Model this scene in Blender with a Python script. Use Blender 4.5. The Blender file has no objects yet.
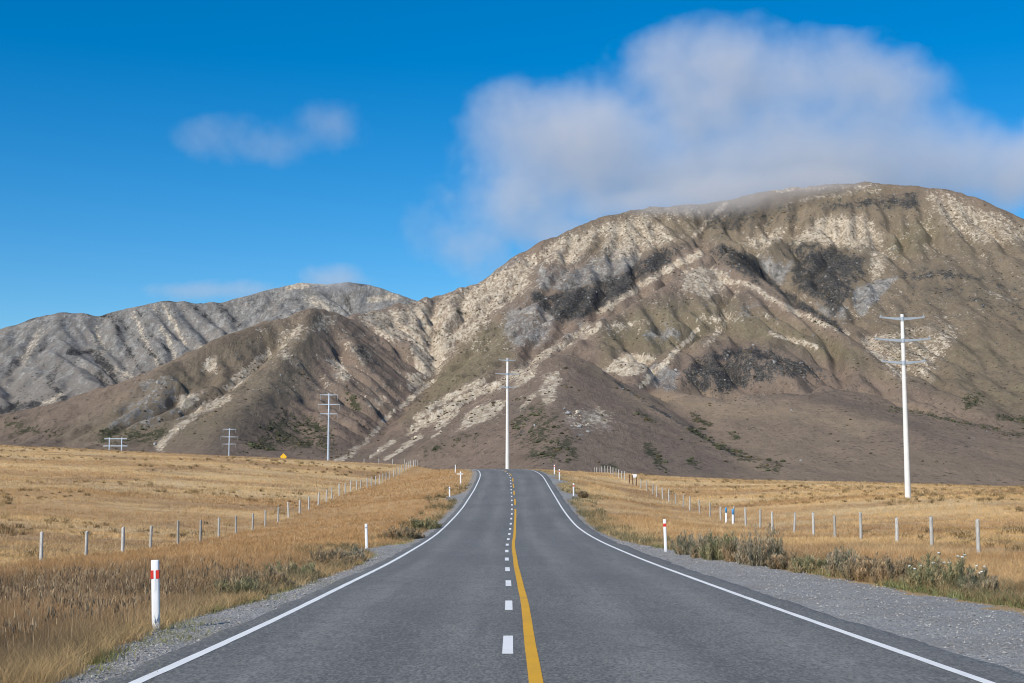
import bpy, math, random, os
import numpy as np

rng = np.random.default_rng(7)
random.seed(7)
QUICK = ''
scene = bpy.context.scene
COL = scene.collection
R = math.radians

# ------------------------------------------------------------------ camera
F = 1422.0; CX = 512.0; CY = 341.5; HOR = 485.0
PITCH = math.atan((HOR - CY) / F)
cp, sp = math.cos(PITCH), math.sin(PITCH)
cam_d = bpy.data.cameras.new('camera'); cam = bpy.data.objects.new('camera', cam_d); COL.objects.link(cam)
cam_d.sensor_width = 36.0; cam_d.lens = 36.0 * F / 1024.0
cam_d.clip_start = 0.1; cam_d.clip_end = 60000
cam.location = (0, 0, 0); cam.rotation_euler = (math.pi / 2 + PITCH, 0, 0)
scene.camera = cam

def at(px, py, D):
    """world point seen at pixel (px,py) at forward distance D (camera at the origin, +y forward)."""
    u = px - CX; v = CY - py
    y = F * cp - v * sp; z = F * sp + v * cp
    return (u * D / y, D, z * D / y)

def project(x, y, z):
    d = y * cp + z * sp
    v = z * cp - y * sp
    return CX + F * x / d, CY - F * v / d

# ------------------------------------------------------------------ numeric helpers
_T = np.random.default_rng(11).random((256, 256)).astype(np.float32)
def vnoise(x, y):
    x = np.asarray(x, dtype=np.float64); y = np.asarray(y, dtype=np.float64)
    xi = np.floor(x).astype(np.int64); yi = np.floor(y).astype(np.int64)
    fx = x - xi; fy = y - yi
    fx = fx * fx * fx * (fx * (fx * 6 - 15) + 10); fy = fy * fy * fy * (fy * (fy * 6 - 15) + 10)
    a = _T[xi & 255, yi & 255]; b = _T[(xi + 1) & 255, yi & 255]
    c = _T[xi & 255, (yi + 1) & 255]; d = _T[(xi + 1) & 255, (yi + 1) & 255]
    return (a * (1 - fx) + b * fx) * (1 - fy) + (c * (1 - fx) + d * fx) * fy
def fbm(x, y, o=4, g=0.5):
    s = 0; a = 1; t = 0
    for k in range(o):
        s = s + a * vnoise(x * 2**k + 17.3 * k, y * 2**k + 9.1 * k); t += a; a *= g
    return s / t
def sstep(a, b, x):
    t = np.clip((x - a) / (b - a), 0, 1); return t * t * (3 - 2 * t)
def table(pts, sigma, y0=-80.0, y1=1200.0, st=0.25):
    ys = np.arange(y0, y1, st); p = np.array(pts, float)
    v = np.interp(ys, p[:, 0], p[:, 1])
    n = int(3 * sigma / st); k = np.exp(-0.5 * (np.arange(-n, n + 1) * st / sigma) ** 2); k /= k.sum()
    v = np.convolve(np.pad(v, n, mode='edge'), k, mode='valid')
    return lambda y: np.interp(y, ys, v)

# ------------------------------------------------------------------ object helpers
def link(o, parent=None):
    COL.objects.link(o)
    if parent is not None: o.parent = parent
    return o
def mesh_np(name, verts, faces, mat=None, parent=None, smooth=False, attrs=None, fattr=None, matidx=None):
    """faces: (n,3) or (n,4) int array"""
    verts = np.asarray(verts, dtype=np.float32); faces = np.asarray(faces, dtype=np.int32)
    me = bpy.data.meshes.new(name)
    nf, k = faces.shape
    me.vertices.add(len(verts)); me.vertices.foreach_set('co', verts.ravel())
    me.loops.add(nf * k); me.loops.foreach_set('vertex_index', faces.ravel())
    me.polygons.add(nf); me.polygons.foreach_set('loop_start', np.arange(0, nf * k, k, dtype=np.int32))
    me.polygons.foreach_set('use_smooth', np.full(nf, bool(smooth)))
    if attrs:
        for an, arr in attrs.items():
            a = me.color_attributes.new(an, 'FLOAT_COLOR', 'POINT')
            if arr.shape[1] == 3: arr = np.concatenate([arr, np.ones((len(arr), 1))], 1)
            a.data.foreach_set('color', arr.astype(np.float32).ravel())
    me.update(calc_edges=True); me.validate()
    if mat is not None: me.materials.append(mat)
    return link(bpy.data.objects.new(name, me), parent)
class MB:
    def __init__(s): s.v = []; s.f = []
    def add(s, vs, fs):
        n = len(s.v); s.v += [tuple(v) for v in vs]; s.f += [tuple(i + n for i in f) for f in fs]; return s
    def box(s, x0, x1, y0, y1, z0, z1):
        return s.add([(x0,y0,z0),(x1,y0,z0),(x1,y1,z0),(x0,y1,z0),(x0,y0,z1),(x1,y0,z1),(x1,y1,z1),(x0,y1,z1)],
                     [(0,3,2,1),(4,5,6,7),(0,1,5,4),(1,2,6,5),(2,3,7,6),(3,0,4,7)])
    def rings(s, rs, cap=True):
        """rs: list of rings (lists of equal length points)"""
        n = len(rs[0]); vs = [p for r in rs for p in r]; fs = []
        for a in range(len(rs) - 1):
            for i in range(n):
                j = (i + 1) % n
                fs.append((a*n+i, a*n+j, (a+1)*n+j, (a+1)*n+i))
        if cap:
            fs.append(tuple(range(n))[::-1]); fs.append(tuple((len(rs)-1)*n + i for i in range(n)))
        return s.add(vs, fs)
    def lathe(s, prof, n=12, cx=0, cy=0):
        return s.rings([[(cx + r*math.cos(2*math.pi*i/n), cy + r*math.sin(2*math.pi*i/n), z) for i in range(n)] for r, z in prof])
    def tube(s, pts, rad, n=6):
        from mathutils import Vector
        rs = []
        for k, p in enumerate(pts):
            p = Vector(p); a = Vector(pts[max(k-1, 0)]); b = Vector(pts[min(k+1, len(pts)-1)])
            t = (b - a).normalized(); up = Vector((0,0,1)) if abs(t.z) < .9 else Vector((1,0,0))
            e = t.cross(up).normalized(); g = e.cross(t)
            r = rad[k] if isinstance(rad, (list, tuple)) else rad
            rs.append([tuple(p + r*math.cos(2*math.pi*i/n)*e + r*math.sin(2*math.pi*i/n)*g) for i in range(n)])
        return s.rings(rs)
    def build(s, name, mat, parent=None, smooth=False, bevel=0):
        me = bpy.data.meshes.new(name); me.from_pydata(s.v, [], s.f); me.update()
        for p in me.polygons: p.use_smooth = smooth
        me.materials.append(mat)
        o = link(bpy.data.objects.new(name, me), parent)
        if bevel:
            b = o.modifiers.new('bevel', 'BEVEL'); b.width = bevel; b.segments = 2; b.limit_method = 'ANGLE'
        return o
def empty(name, loc=(0,0,0), rz=0.0):
    o = bpy.data.objects.new(name, None); o.empty_display_size = 0.2
    o.location = loc; o.rotation_euler = (0, 0, rz); return link(o)
def tag(o, label=None, cat=None, group=None, kind=None):
    if label: o['label'] = label
    if cat: o['category'] = cat
    if group: o['group'] = group
    if kind: o['kind'] = kind
    return o
def copy_tree(o, parent=None):
    c = o.copy(); link(c, parent)
    for ch in o.children: copy_tree(ch, c)
    return c

# ------------------------------------------------------------------ materials
class NT:
    def __init__(s, name):
        s.m = bpy.data.materials.new(name); s.m.use_nodes = True; s.t = s.m.node_tree; s.t.nodes.clear()
        s.out = s.t.nodes.new('ShaderNodeOutputMaterial')
    def n(s, typ, **kw):
        nd = s.t.nodes.new(typ)
        ins = kw.pop('ins', {})
        for k, v in kw.items(): setattr(nd, k, v)
        for k, v in ins.items(): s.set(nd, k, v)
        return nd
    def set(s, nd, k, v):
        sock = nd.inputs[k]
        if isinstance(v, bpy.types.NodeSocket): s.t.links.new(v, sock)
        else: sock.default_value = v
    def noise(s, scale, detail=4, rough=.55, vec=None, dist=0.0):
        nd = s.n('ShaderNodeTexNoise', ins={'Scale': scale, 'Detail': detail, 'Roughness': rough, 'Distortion': dist})
        if vec is not None: s.t.links.new(vec, nd.inputs['Vector'])
        return nd.outputs['Fac']
    def coord(s): 
        return s.n('ShaderNodeNewGeometry').outputs['Position']
    def mapping(s, vec, scale=(1,1,1), rot=(0,0,0)):
        return s.n('ShaderNodeMapping', ins={'Vector': vec, 'Scale': scale, 'Rotation': rot}).outputs['Vector']
    def ramp(s, fac, stops):
        nd = s.n('ShaderNodeValToRGB'); cr = nd.color_ramp
        while len(cr.elements) < len(stops): cr.elements.new(0.5)
        for e, (p, c) in zip(cr.elements, stops): e.position = p; e.color = (*c, 1)
        s.t.links.new(fac, nd.inputs['Fac']); return nd.outputs['Color']
    def mr(s, v, a, b, c=0.0, d=1.0, smooth=False):
        nd = s.n('ShaderNodeMapRange', ins={'Value': v, 'From Min': a, 'From Max': b, 'To Min': c, 'To Max': d})
        if smooth: nd.interpolation_type = 'SMOOTHSTEP'
        return nd.outputs['Result']
    def math(s, op, a, b=0.0, clamp=False):
        nd = s.n('ShaderNodeMath', operation=op, use_clamp=clamp); s.set(nd, 0, a); s.set(nd, 1, b); return nd.outputs[0]
    def mix(s, fac, a, b, blend='MIX'):
        nd = s.n('ShaderNodeMix', data_type='RGBA', blend_type=blend)
        s.set(nd, 0, fac)
        for k, v in ((6, a), (7, b)):
            if isinstance(v, tuple) and len(v) == 3: v = (*v, 1)
            s.set(nd, k, v)
        return nd.outputs[2]
    def attr(s, name):
        return s.n('ShaderNodeAttribute', attribute_name=name)
    def bump(s, h, strength=.5, dist=.02):
        return s.n('ShaderNodeBump', ins={'Height': h, 'Strength': strength, 'Distance': dist}).outputs['Normal']
    def bsdf(s, col, rough=.8, normal=None, spec=.3, metal=0.0):
        b = s.n('ShaderNodeBsdfPrincipled')
        if isinstance(col, tuple) and len(col) == 3: col = (*col, 1)
        s.set(b, 'Base Color', col); s.set(b, 'Roughness', rough); s.set(b, 'Specular IOR Level', spec); s.set(b, 'Metallic', metal)
        if normal is not None: s.set(b, 'Normal', normal)
        return b.outputs[0]
    def done(s, sh, vol=None):
        if sh is not None: s.t.links.new(sh, s.out.inputs['Surface'])
        if vol is not None: s.t.links.new(vol, s.out.inputs['Volume'])
        return s.m

def simple(name, col, rough=.6, var=.25, scale=8.0, spec=.3, metal=0.0, bump=0.0):
    t = NT(name); p = t.coord(); f = t.noise(scale, 5, .6, p)
    lo = tuple(c * (1 - var) for c in col); hi = tuple(min(1, c * (1 + var)) for c in col)
    c = t.ramp(f, [(.3, lo), (.7, hi)])
    return t.done(t.bsdf(c, rough, t.bump(f, bump, .01) if bump else None, spec, metal))

M = {}
# asphalt (chip seal)
t = NT('chipseal'); p = t.coord()
big = t.noise(.25, 4, .6, p); mid = t.noise(2.2, 4, .6, p); fine = t.noise(55, 3, .7, p); vf = t.noise(160, 2, .6, p)
at_ = t.attr('lane').outputs['Fac']
c = t.ramp(fine, [(.28, (.070, .072, .076)), (.5, (.150, .152, .156)), (.72, (.27, .272, .275))])
c = t.mix(t.mr(vf, .5, .75), c, (.33, .33, .33))
c = t.mix(t.mr(big, .3, .7, .0, .32), c, (.098, .10, .106))
c = t.mix(t.mr(mid, .45, .75, .0, .22), c, (.22, .218, .212))
c = t.mix(t.math('MULTIPLY', at_, t.mr(mid, .3, .7, .5, .9)), c, (.245, .245, .248))
strk = t.noise(1.0, 3, .6, t.mapping(p, (1.6, .05, 1)))
c = t.mix(t.mr(strk, .48, .68, 0, .4), c, (.088, .089, .093))
g1 = t.noise(30, 5, .8, t.mapping(p, (1, .3, 1))); g2 = t.noise(4.5, 6, .8, t.mapping(p, (1, .35, 1)))
c = t.mix(t.mr(g1, .50, .60, 0, .7), c, (.065, .066, .070)); c = t.mix(t.mr(g1, .49, .40, 0, .6), c, (.30, .30, .298))
c = t.mix(t.mr(g2, .50, .62, 0, .35), c, (.085, .086, .09))
pt = t.noise(.09, 3, .5, t.mapping(p, (2.2, 1, 1), (0, 0, 0))); c = t.mix(t.mr(pt, .5, .56, 0, .22), c, (.10, .101, .106))
h = t.math('ADD', fine, t.math('MULTIPLY', vf, .5))
c = t.mix(1.0, c, (1.06, 1.02, .90), "MULTIPLY")
M['asphalt'] = t.done(t.bsdf(c, .78, t.bump(h, .55, .01), .35))
# gravel sheet
t = NT('gravel'); p = t.coord()
v = t.n('ShaderNodeTexVoronoi', ins={'Scale': 26.0}); t.t.links.new(p, v.inputs['Vector'])
v2 = t.n('ShaderNodeTexVoronoi', ins={'Scale': 60.0}); t.t.links.new(p, v2.inputs['Vector'])
big = t.noise(.8, 5, .6, p)
vc = t.n('ShaderNodeSeparateColor'); t.t.links.new(v.outputs['Color'], vc.inputs[0])
c = t.ramp(vc.outputs[0], [(0, (.24, .24, .243)), (.5, (.34, .338, .335)), (1, (.46, .455, .44))])
c = t.mix(t.mr(big, .42, .72, 0, .55), c, (.24, .225, .205))
h = t.math('SUBTRACT', 1.0, t.math('ADD', v.outputs['Distance'], t.math('MULTIPLY', v2.outputs['Distance'], .5)))
c = t.mix(1.0, c, (1.0, .965, .90), 'MULTIPLY')
M['gravel'] = t.done(t.bsdf(c, .85, t.bump(h, .9, .03), .25))
t = NT('stone_chips'); rnd = t.attr('tint').outputs['Color']
M['stones'] = t.done(t.bsdf(rnd, .8, None, .25))
# painted lines, worn
def paint(name, col, wear, under=(.16, .155, .145)):
    t = NT(name); p = t.coord(); f = t.noise(38, 4, .7, p); g = t.noise(1.3, 4, .6, p)
    w = t.math('ADD', f, t.math('MULTIPLY', g, .55))
    c = t.mix(t.mr(w, wear, wear + .12), col, under)
    c = t.mix(t.mr(g, .4, .7, 0, .18), c, tuple(.55 * x for x in col))
    return t.done(t.bsdf(c, .6, t.bump(f, .3, .006), .35))
M['white_paint'] = paint('white_road_paint', (.90, .885, .83), .93)
M['yellow_paint'] = paint('yellow_road_paint', (.78, .40, .006), .90)
# ground under the grass
t = NT('dry_ground'); p = t.coord(); tint = t.attr('tint').outputs['Color']
f = t.noise(1.6, 6, .65, p); g = t.noise(9, 4, .6, p); clod = t.noise(.35, 5, .6, p)
c = t.mix(t.mr(f, .35, .7, 0, .5), tint, t.mix(.5, tint, (.09, .06, .032)))
c = t.mix(t.mr(g, .4, .75, 0, .35), c, t.mix(.6, tint, (.45, .33, .17)))
M['ground'] = t.done(t.bsdf(c, .95, t.bump(t.math('ADD', f, t.math('MULTIPLY', g, .4)), .8, .15), .1))
# foliage with tint attribute
def foliage(name, trans=.35, rough=.7):
    t = NT(name); tint = t.attr('tint').outputs['Color']
    d = t.n('ShaderNodeBsdfDiffuse', ins={'Color': tint}); tr = t.n('ShaderNodeBsdfTranslucent', ins={'Color': tint})
    m = t.n('ShaderNodeMixShader', ins={'Fac': trans}); t.t.links.new(d.outputs[0], m.inputs[1]); t.t.links.new(tr.outputs[0], m.inputs[2])
    return t.done(m.outputs[0])
M['grass'] = foliage('dry_grass', .3)
M['leaf'] = foliage('weed_leaves', .42)
M['scrub'] = foliage('scrub_leaves', .1)
M['petal'] = simple('white_petals', (.75, .75, .70), .7, .1)
# fence timber
t = NT('weathered_timber'); p = t.n('ShaderNodeTexCoord').outputs['Object']; pg = t.coord()
f = t.noise(9, 5, .6, t.mapping(p, (6, 6, .6))); g = t.noise(3, 3, .5, pg)
c = t.ramp(f, [(.25, (.26, .25, .23)), (.5, (.50, .49, .46)), (.8, (.66, .645, .61))])
c = t.mix(t.mr(g, .5, .75, 0, .4), c, (.42, .45, .38))
ob_ = t.n('ShaderNodeObjectInfo').outputs['Random']
c = t.mix(t.mr(ob_, .1, 1, 0, .75), c, t.mix(1.0, c, (.58, .54, .48), 'MULTIPLY'))
M['timber'] = t.done(t.bsdf(c, .9, t.bump(f, .5, .01), .15))
t = NT('old_brown_timber'); p = t.n('ShaderNodeTexCoord').outputs['Object']
f = t.noise(9, 5, .6, t.mapping(p, (6, 6, .6)))
M['brown_timber'] = t.done(t.bsdf(t.ramp(f, [(.3, (.10, .05, .025)), (.7, (.20, .11, .06))]), .9, t.bump(f, .5, .01), .15))
M['wire'] = simple('galvanised_wire', (.35, .36, .37), .45, .1, 8, .5, .6)
M['white_plastic'] = simple('white_marker_plastic', (.80, .80, .80), .45, .06, 5, .4)
M['red'] = simple('red_reflector', (.62, .035, .02), .35, .1, 20, .5)
M['blue'] = simple('blue_marker_paint', (.07, .30, .62), .5, .1, 20, .4)
M['steel'] = simple('grey_steel', (.40, .45, .50), .5, .1, 3, .4, .35)
M['concrete'] = simple('pale_pole_concrete', (.70, .69, .66), .75, .08, 1.5, .25)
M['galv'] = simple('galvanised_pole', (.46, .53, .60), .55, .08, 1.5, .4, .2)
M['porcelain'] = simple('grey_insulator', (.28, .33, .38), .3, .1, 10, .5)
M['yellow_sign'] = simple('yellow_sign_face', (.80, .45, .01), .45, .05, 5, .4)
M['sign_post'] = simple('sign_post_steel', (.45, .45, .44), .5, .1, 5, .4, .3)
M['black'] = simple('black_sign_paint', (.02, .02, .02), .5, .1, 5, .3)

# ------------------------------------------------------------------ road and terrain profiles (measured from the photograph)
zr = table([(-80,-1.0),(0,-1.37),(5,-1.47),(11.5,-1.605),(14.5,-1.675),(17.2,-1.73),(21.1,-1.80),(26.7,-1.89),(37.8,-2.07),(42.9,-2.13),
            (55.9,-2.25),(66,-2.28),(76.6,-2.2),(90,-1.92),(102.6,-1.55),(115,-1.05),(131,-.42),(151,.53),(164,1.17),(182,1.84),(205,2.28),
            (225,2.52),(240,2.35),(260,1.6),(300,-1.2),(340,-3.2),(400,-4.5),(1200,-7)], 3.0)
_xc = table([(-80,.41),(11.5,.41),(17,.42),(21,.37),(26.7,.31),(38,.24),(43,.18),(56,.07),(77,-.06),(103,.02),(131,.06),(151,0),(1200,0)], 4.0)
def xc(y): return _xc(y) - .00076 * np.maximum(np.asarray(y) - 150, 0) ** 2
dash_x = table([(-80,-.04),(15.4,-.043),(21.5,-.045),(27.6,-.064),(34.8,-.11),(41,-.15),(47.5,-.174),(54.5,-.185),(68,-.115),(81,-.063),(93,-.013),(107,0),(139,-.1),(151,-.15),(1200,-.15)], 2.5)
def dashx(y): return dash_x(y) - .00076 * np.maximum(np.asarray(y) - 150, 0) ** 2 * 1.4
LW = 3.5
gR = table([(-80,4.3),(23,4.1),(27,3.7),(33,3.6),(39,3.2),(44,2.6),(50,1.9),(55,1.35),(60,1.0),(70,.75),(1200,.7)], 1.5)
gL = table([(-80,.7),(11.5,.72),(16,1.05),(18,1.3),(25,1.0),(35,.8),(60,.65),(1200,.6)], 1.0)
def apron(y, c, w, a): return a * np.exp(-((np.asarray(y) - c) / w) ** 2)
def outR(y): return LW + gR(y) + apron(y,121,5,1.6) + apron(y,150,4,1.4) + apron(y,162,3,1.2) + .35*(fbm(np.asarray(y)/2.2, np.asarray(y)*0+3.1, 3)-.5)
def outL(y): return LW + gL(y) + apron(y,50.5,4,1.5) + apron(y,118,5,1.3) + .35*(fbm(np.asarray(y)/2.0, np.asarray(y)*0+8.7, 3)-.5)
def sealR(y): return LW + .62 + .30*(fbm(np.asarray(y)/1.6, np.asarray(y)*0+5.5, 4)-.5)
def sealL(y): return LW + .38 + .26*(fbm(np.asarray(y)/1.6, np.asarray(y)*0+2.5, 4)-.5)

zFL = table([(-80,-2.2),(20,-2.4),(35,-2.6),(51,-2.78),(62,-2.98),(72,-3.0),(82,-3.02),(93,-2.98),(103,-2.7),(113,-2.27),(119,-2.05),(129,-1.6),(140,-.98),(151,-.7),
             (162,-.4),(174,-.1),(185,.25),(197,.8),(234,2.75),(258,3.6),(275,3.3),(330,-1.5),(500,-6),(1200,-8)], 3)
zFR = table([(-80,-2.0),(30,-2.1),(45.8,-2.2),(55.7,-2.32),(66,-2.46),(76,-2.68),(87,-2.68),(97,-2.62),(108,-2.5),(125,-1.95),(136,-1.7),(147,-1.2),(158,-.7),
             (172,-.25),(190,.55),(205,1.25),(223,1.85),(260,2.0),(330,-1.5),(500,-6),(1200,-8)], 3)
zL40 = table([(-80,-2.4),(40,-2.6),(80,-1.9),(120,-.4),(160,1.3),(200,2.9),(245,4.55),(262,4.75),(290,3.6),(350,-2),(500,-6),(1200,-8)], 6)
zL95 = table([(-80,-1.6),(40,-1.5),(100,.5),(160,3.4),(220,5.9),(262,7.35),(300,6.5),(380,-1),(500,-6),(1200,-8)], 6)
zR34 = table([(-80,-2),(40,-2.0),(80,-1.75),(120,-1.0),(180,.0),(250,1.1),(275,1.15),(330,-2),(500,-6),(1200,-8)], 6)
zR90 = table([(-80,-2.3),(40,-2.2),(120,-1.6),(200,-.8),(260,-.37),(280,-.45),(340,-3),(500,-6),(1200,-8)], 6)
def ground_z(x, y):
    x = np.asarray(x, float); y = np.asarray(y, float)
    c = xc(y); zz = zr(y) - .10
    hl = c - outL(y) - .25; hr = c + outR(y) + .25
    fl = np.minimum(-17.0, hl - 5); fr = np.maximum(15.0, hr + 4)
    lift = np.clip((y - 255) / 60, 0, 1)
    z = zz.copy()
    s = np.clip((hl - x) / (hl - fl), 0, 1); s = s * s * (3 - 2 * s) * .5 + s * .5
    zl = zz * (1 - s) + zFL(y) * s
    t2 = np.clip((fl - x) / (23.0), 0, 1); zl = np.where(x < fl, zFL(y) * (1 - t2) + zL40(y) * t2, zl)
    t3 = np.clip((-40 - x) / 55.0, 0, 1.0); zl = np.where(x < -40, zL40(y) * (1 - t3) + zL95(y) * t3, zl)
    s = np.clip((x - hr) / (fr - hr), 0, 1); s = s * s * (3 - 2 * s) * .5 + s * .5
    zq = zz * (1 - s) + zFR(y) * s
    t2 = np.clip((x - fr) / (34 - 15.0), 0, 1); zq = np.where(x > fr, zFR(y) * (1 - t2) + zR34(y) * t2, zq)
    t3 = np.clip((x - 34) / 56.0, 0, 1.0); zq = np.where(x > 34, zR34(y) * (1 - t3) + zR90(y) * t3, zq)
    z = np.where(x < c, np.where(x < hl, zl, z), np.where(x > hr, zq, z))
    off = np.clip((np.maximum(hl - x, x - hr)) / 6.0, 0, 1)
    amp = off * (1 - .7 * np.exp(-((x + 17) / 4) ** 2)) * (1 - .7 * np.exp(-((x - 15) / 4) ** 2))
    z = z + amp * ((fbm(x / 9, y / 9, 4) - .5) * .45 + (fbm(x / 40 + 5, y / 40, 3) - .5) * .5 * np.clip(np.abs(x) / 40, 0, 1))
    far = np.clip((y - 1000) / 3000, 0, 1)
    return z - far * 14

# ------------------------------------------------------------------ colour of the dry grass by place (albedo)
def zone_rgb(x, y):
    x = np.asarray(x, float); y = np.asarray(y, float)
    tan = np.array([.73, .49, .235]); orange = np.array([.53, .325, .15]); dull = np.array([.185, .125, .075])
    straw = np.array([.76, .57, .32]); olive = np.array([.30, .25, .13]); brown = np.array([.42, .27, .145])
    def mixc(a, b, w): return a * (1 - w[..., None]) + b * w[..., None]
    c = np.broadcast_to(tan, x.shape + (3,)).copy()
    u = x - xc(y)
    band = fbm(x / 45 + 3, y / 14, 4); blot = fbm(x / 7, y / 7 + 31, 4); small = fbm(x / 2.2 + 11, y / 2.2, 3)
    field = (x < -17) | (x > 15)
    c = mixc(c, np.broadcast_to(orange, c.shape), sstep(.46, .60, band) * .8)
    c = mixc(c, np.broadcast_to(brown, c.shape), sstep(.53, .66, blot) * .7)
    c = mixc(c, np.broadcast_to(straw, c.shape), sstep(.56, .7, fbm(x / 16 + 40, y / 6, 4)) * .55)
    lv = (x > -17) & (u < 0)
    w = lv * sstep(24, 40, y) * sstep(.25, .5, .62 + (blot - .5) * .9) * .92
    c = mixc(c, np.broadcast_to(orange, c.shape), w)
    nl = (u < 0) * (1 - sstep(26, 52, y)) * sstep(-.2, .9, -u - outL(y))
    c = mixc(c, np.broadcast_to(brown, c.shape), nl * .85)
    c = mixc(c, np.broadcast_to(dull, c.shape), nl * sstep(.26, .50, blot) * .88)
    lf = (x < -17.5) * np.exp(-((y - 78 - 14 * (fbm(x / 30, y * 0, 2) - .5)) / 16) ** 2)
    c = mixc(c, np.broadcast_to(brown, c.shape), lf * sstep(.38, .56, fbm(x / 18, y / 6 + 4, 4)) * .8)
    el = -u - outL(y)
    c = mixc(c, np.broadcast_to(straw, c.shape), (u < 0) * np.exp(-(np.clip(el - .7, -9, 99) / .6) ** 2) * .15)
    c = mixc(c, np.broadcast_to(olive, c.shape), (u < 0) * (1 - sstep(.1, 1.0 + 2.4 * blot, el)) * .22)
    er = u - outR(y)
    c = mixc(c, np.broadcast_to(olive, c.shape), (u > 0) * (1 - sstep(.5, 1.6 + 2.6 * blot, er)) * .6)
    c = mixc(c, np.broadcast_to(brown, c.shape), (u > 0) * (x < 16) * (1 - sstep(20, 75, y)) * .45)
    c = c * (.84 + .32 * small[..., None])
    return c

# ------------------------------------------------------------------ ground sheet
def grid_faces(ny, nx):
    i = np.arange(ny - 1)[:, None] * nx + np.arange(nx - 1)[None, :]
    return np.stack([i, i + 1, i + nx + 1, i + nx], -1).reshape(-1, 4)
gx = np.concatenate([-np.geomspace(150, 8000, 26)[::-1], np.arange(-147, -22, 2.5), np.arange(-22, 20, .5), np.arange(20, 147, 2.5), np.geomspace(150, 8000, 26)])
gy = np.concatenate([np.arange(-60, 0, 5), np.arange(0, 60, .5), np.arange(60, 130, 1), np.arange(130, 360, 2), np.geomspace(360, 12000, 70)])
X, Y = np.meshgrid(gx, gy)
Z = ground_z(X, Y)
V = np.stack([X, Y, Z], -1).reshape(-1, 3)
g_o = mesh_np('ground', V, grid_faces(len(gy), len(gx)), M['ground'], None, True, {'tint': zone_rgb(X, Y).reshape(-1, 3)})
tag(g_o, 'rolling dry paddock ground under the golden grass', None, None, 'structure')

# ------------------------------------------------------------------ road, shoulders, markings
def strip(name, ys, lo, hi, zf, n, mat, parent=None, attr=None, smooth=True):
    """sheet between lateral offsets lo(y), hi(y); zf(x, y, t) gives height"""
    tt = np.linspace(0, 1, n)[None, :]
    yy = np.repeat(ys[:, None], n, 1)
    xx = lo(ys)[:, None] * (1 - tt) + hi(ys)[:, None] * tt
    zz = zf(xx, yy, tt)
    at = {'lane': attr(xx, yy).reshape(-1, 1).repeat(3, 1)} if attr else None
    return mesh_np(name, np.stack([xx, yy, zz], -1).reshape(-1, 3), grid_faces(len(ys), n), mat, parent, smooth, at)
yr = np.concatenate([np.arange(-40, 2, 1.0), np.arange(2, 60, .2), np.arange(60, 120, .4), np.arange(120, 420, 1.0)])
def road_z(x, y, t=None):
    return zr(y) + 0 * x
def edge_drop(x, y, t):
    u = x - xc(y)
    e = np.minimum(u + sealL(y), sealR(y) - u)
    return zr(y) - .035 * (1 - np.clip(e / .08, 0, 1))
def lanes(x, y):
    u = x - xc(y)
    w = 0
    for cc in (-2.65, -.95, .95, 2.6): w = w + np.exp(-((u - cc) / .38) ** 2)
    return np.clip(w, 0, 1)
road = empty('road', (0, 0, 0)); tag(road, 'grey chip seal two lane road running straight to the crest and mountains', None, None, 'structure')
def seal_sheet():
    n = 44
    L = (xc(yr) - sealL(yr))[:, None]; Rr = (xc(yr) + sealR(yr))[:, None]
    core = np.linspace(0, 1, n)[None, :]
    xx = (L + .08) * (1 - core) + (Rr - .08) * core
    xx = np.concatenate([L, xx, Rr], 1); yy = np.repeat(yr[:, None], n + 2, 1)
    zz = zr(yy); zz[:, 0] -= .035; zz[:, -1] -= .035
    return mesh_np('road_surface', np.stack([xx, yy, zz], -1).reshape(-1, 3), grid_faces(len(yr), n + 2), M['asphalt'], road, True,
                   {'lane': lanes(xx, yy).reshape(-1, 1).repeat(3, 1)})
seal_sheet()
for s, nm in ((-1, 'white left edge line'), (1, 'white right edge line')):
    o = strip('edge_line', yr, lambda y: xc(y) + s * LW - .055 + .008*(vnoise(y*1.3, y*0+s)-.5), lambda y: xc(y) + s * LW + .055 + .008*(vnoise(y*1.7, y*0+4+s)-.5),
              lambda x, y, t: zr(y) + .004 + 0*x, 2, M['white_paint'], road)
    o['label'] = nm + ' of the road'
k = 0
while True:
    y0 = 15.4 + 6.4 * (k - 1) - 1.06
    if y0 > 205: break
    ys = np.linspace(y0, y0 + 2.12, 8)
    strip('centre_dash', ys, lambda y: dashx(y) - .055, lambda y: dashx(y) + .055, lambda x, y, t: zr(y) + .004 + 0*x, 2, M['white_paint'], road)
    k += 1
def wob(y): return .235 + .03 * (fbm(np.asarray(y) / 7.0, np.asarray(y) * 0 + 3, 3) - .5)
for a, b in ((4, 99.5), (105, 114), (120, 128.5), (134, 142.5), (147, 156), (162, 170), (176, 184)):
    ys = np.arange(a, b, .4)
    strip('no_passing_line', ys, lambda y: dashx(y) + wob(y) - .06, lambda y: dashx(y) + wob(y) + .06, lambda x, y, t: zr(y) + .004 + 0*x, 2, M['yellow_paint'], road)
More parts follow.
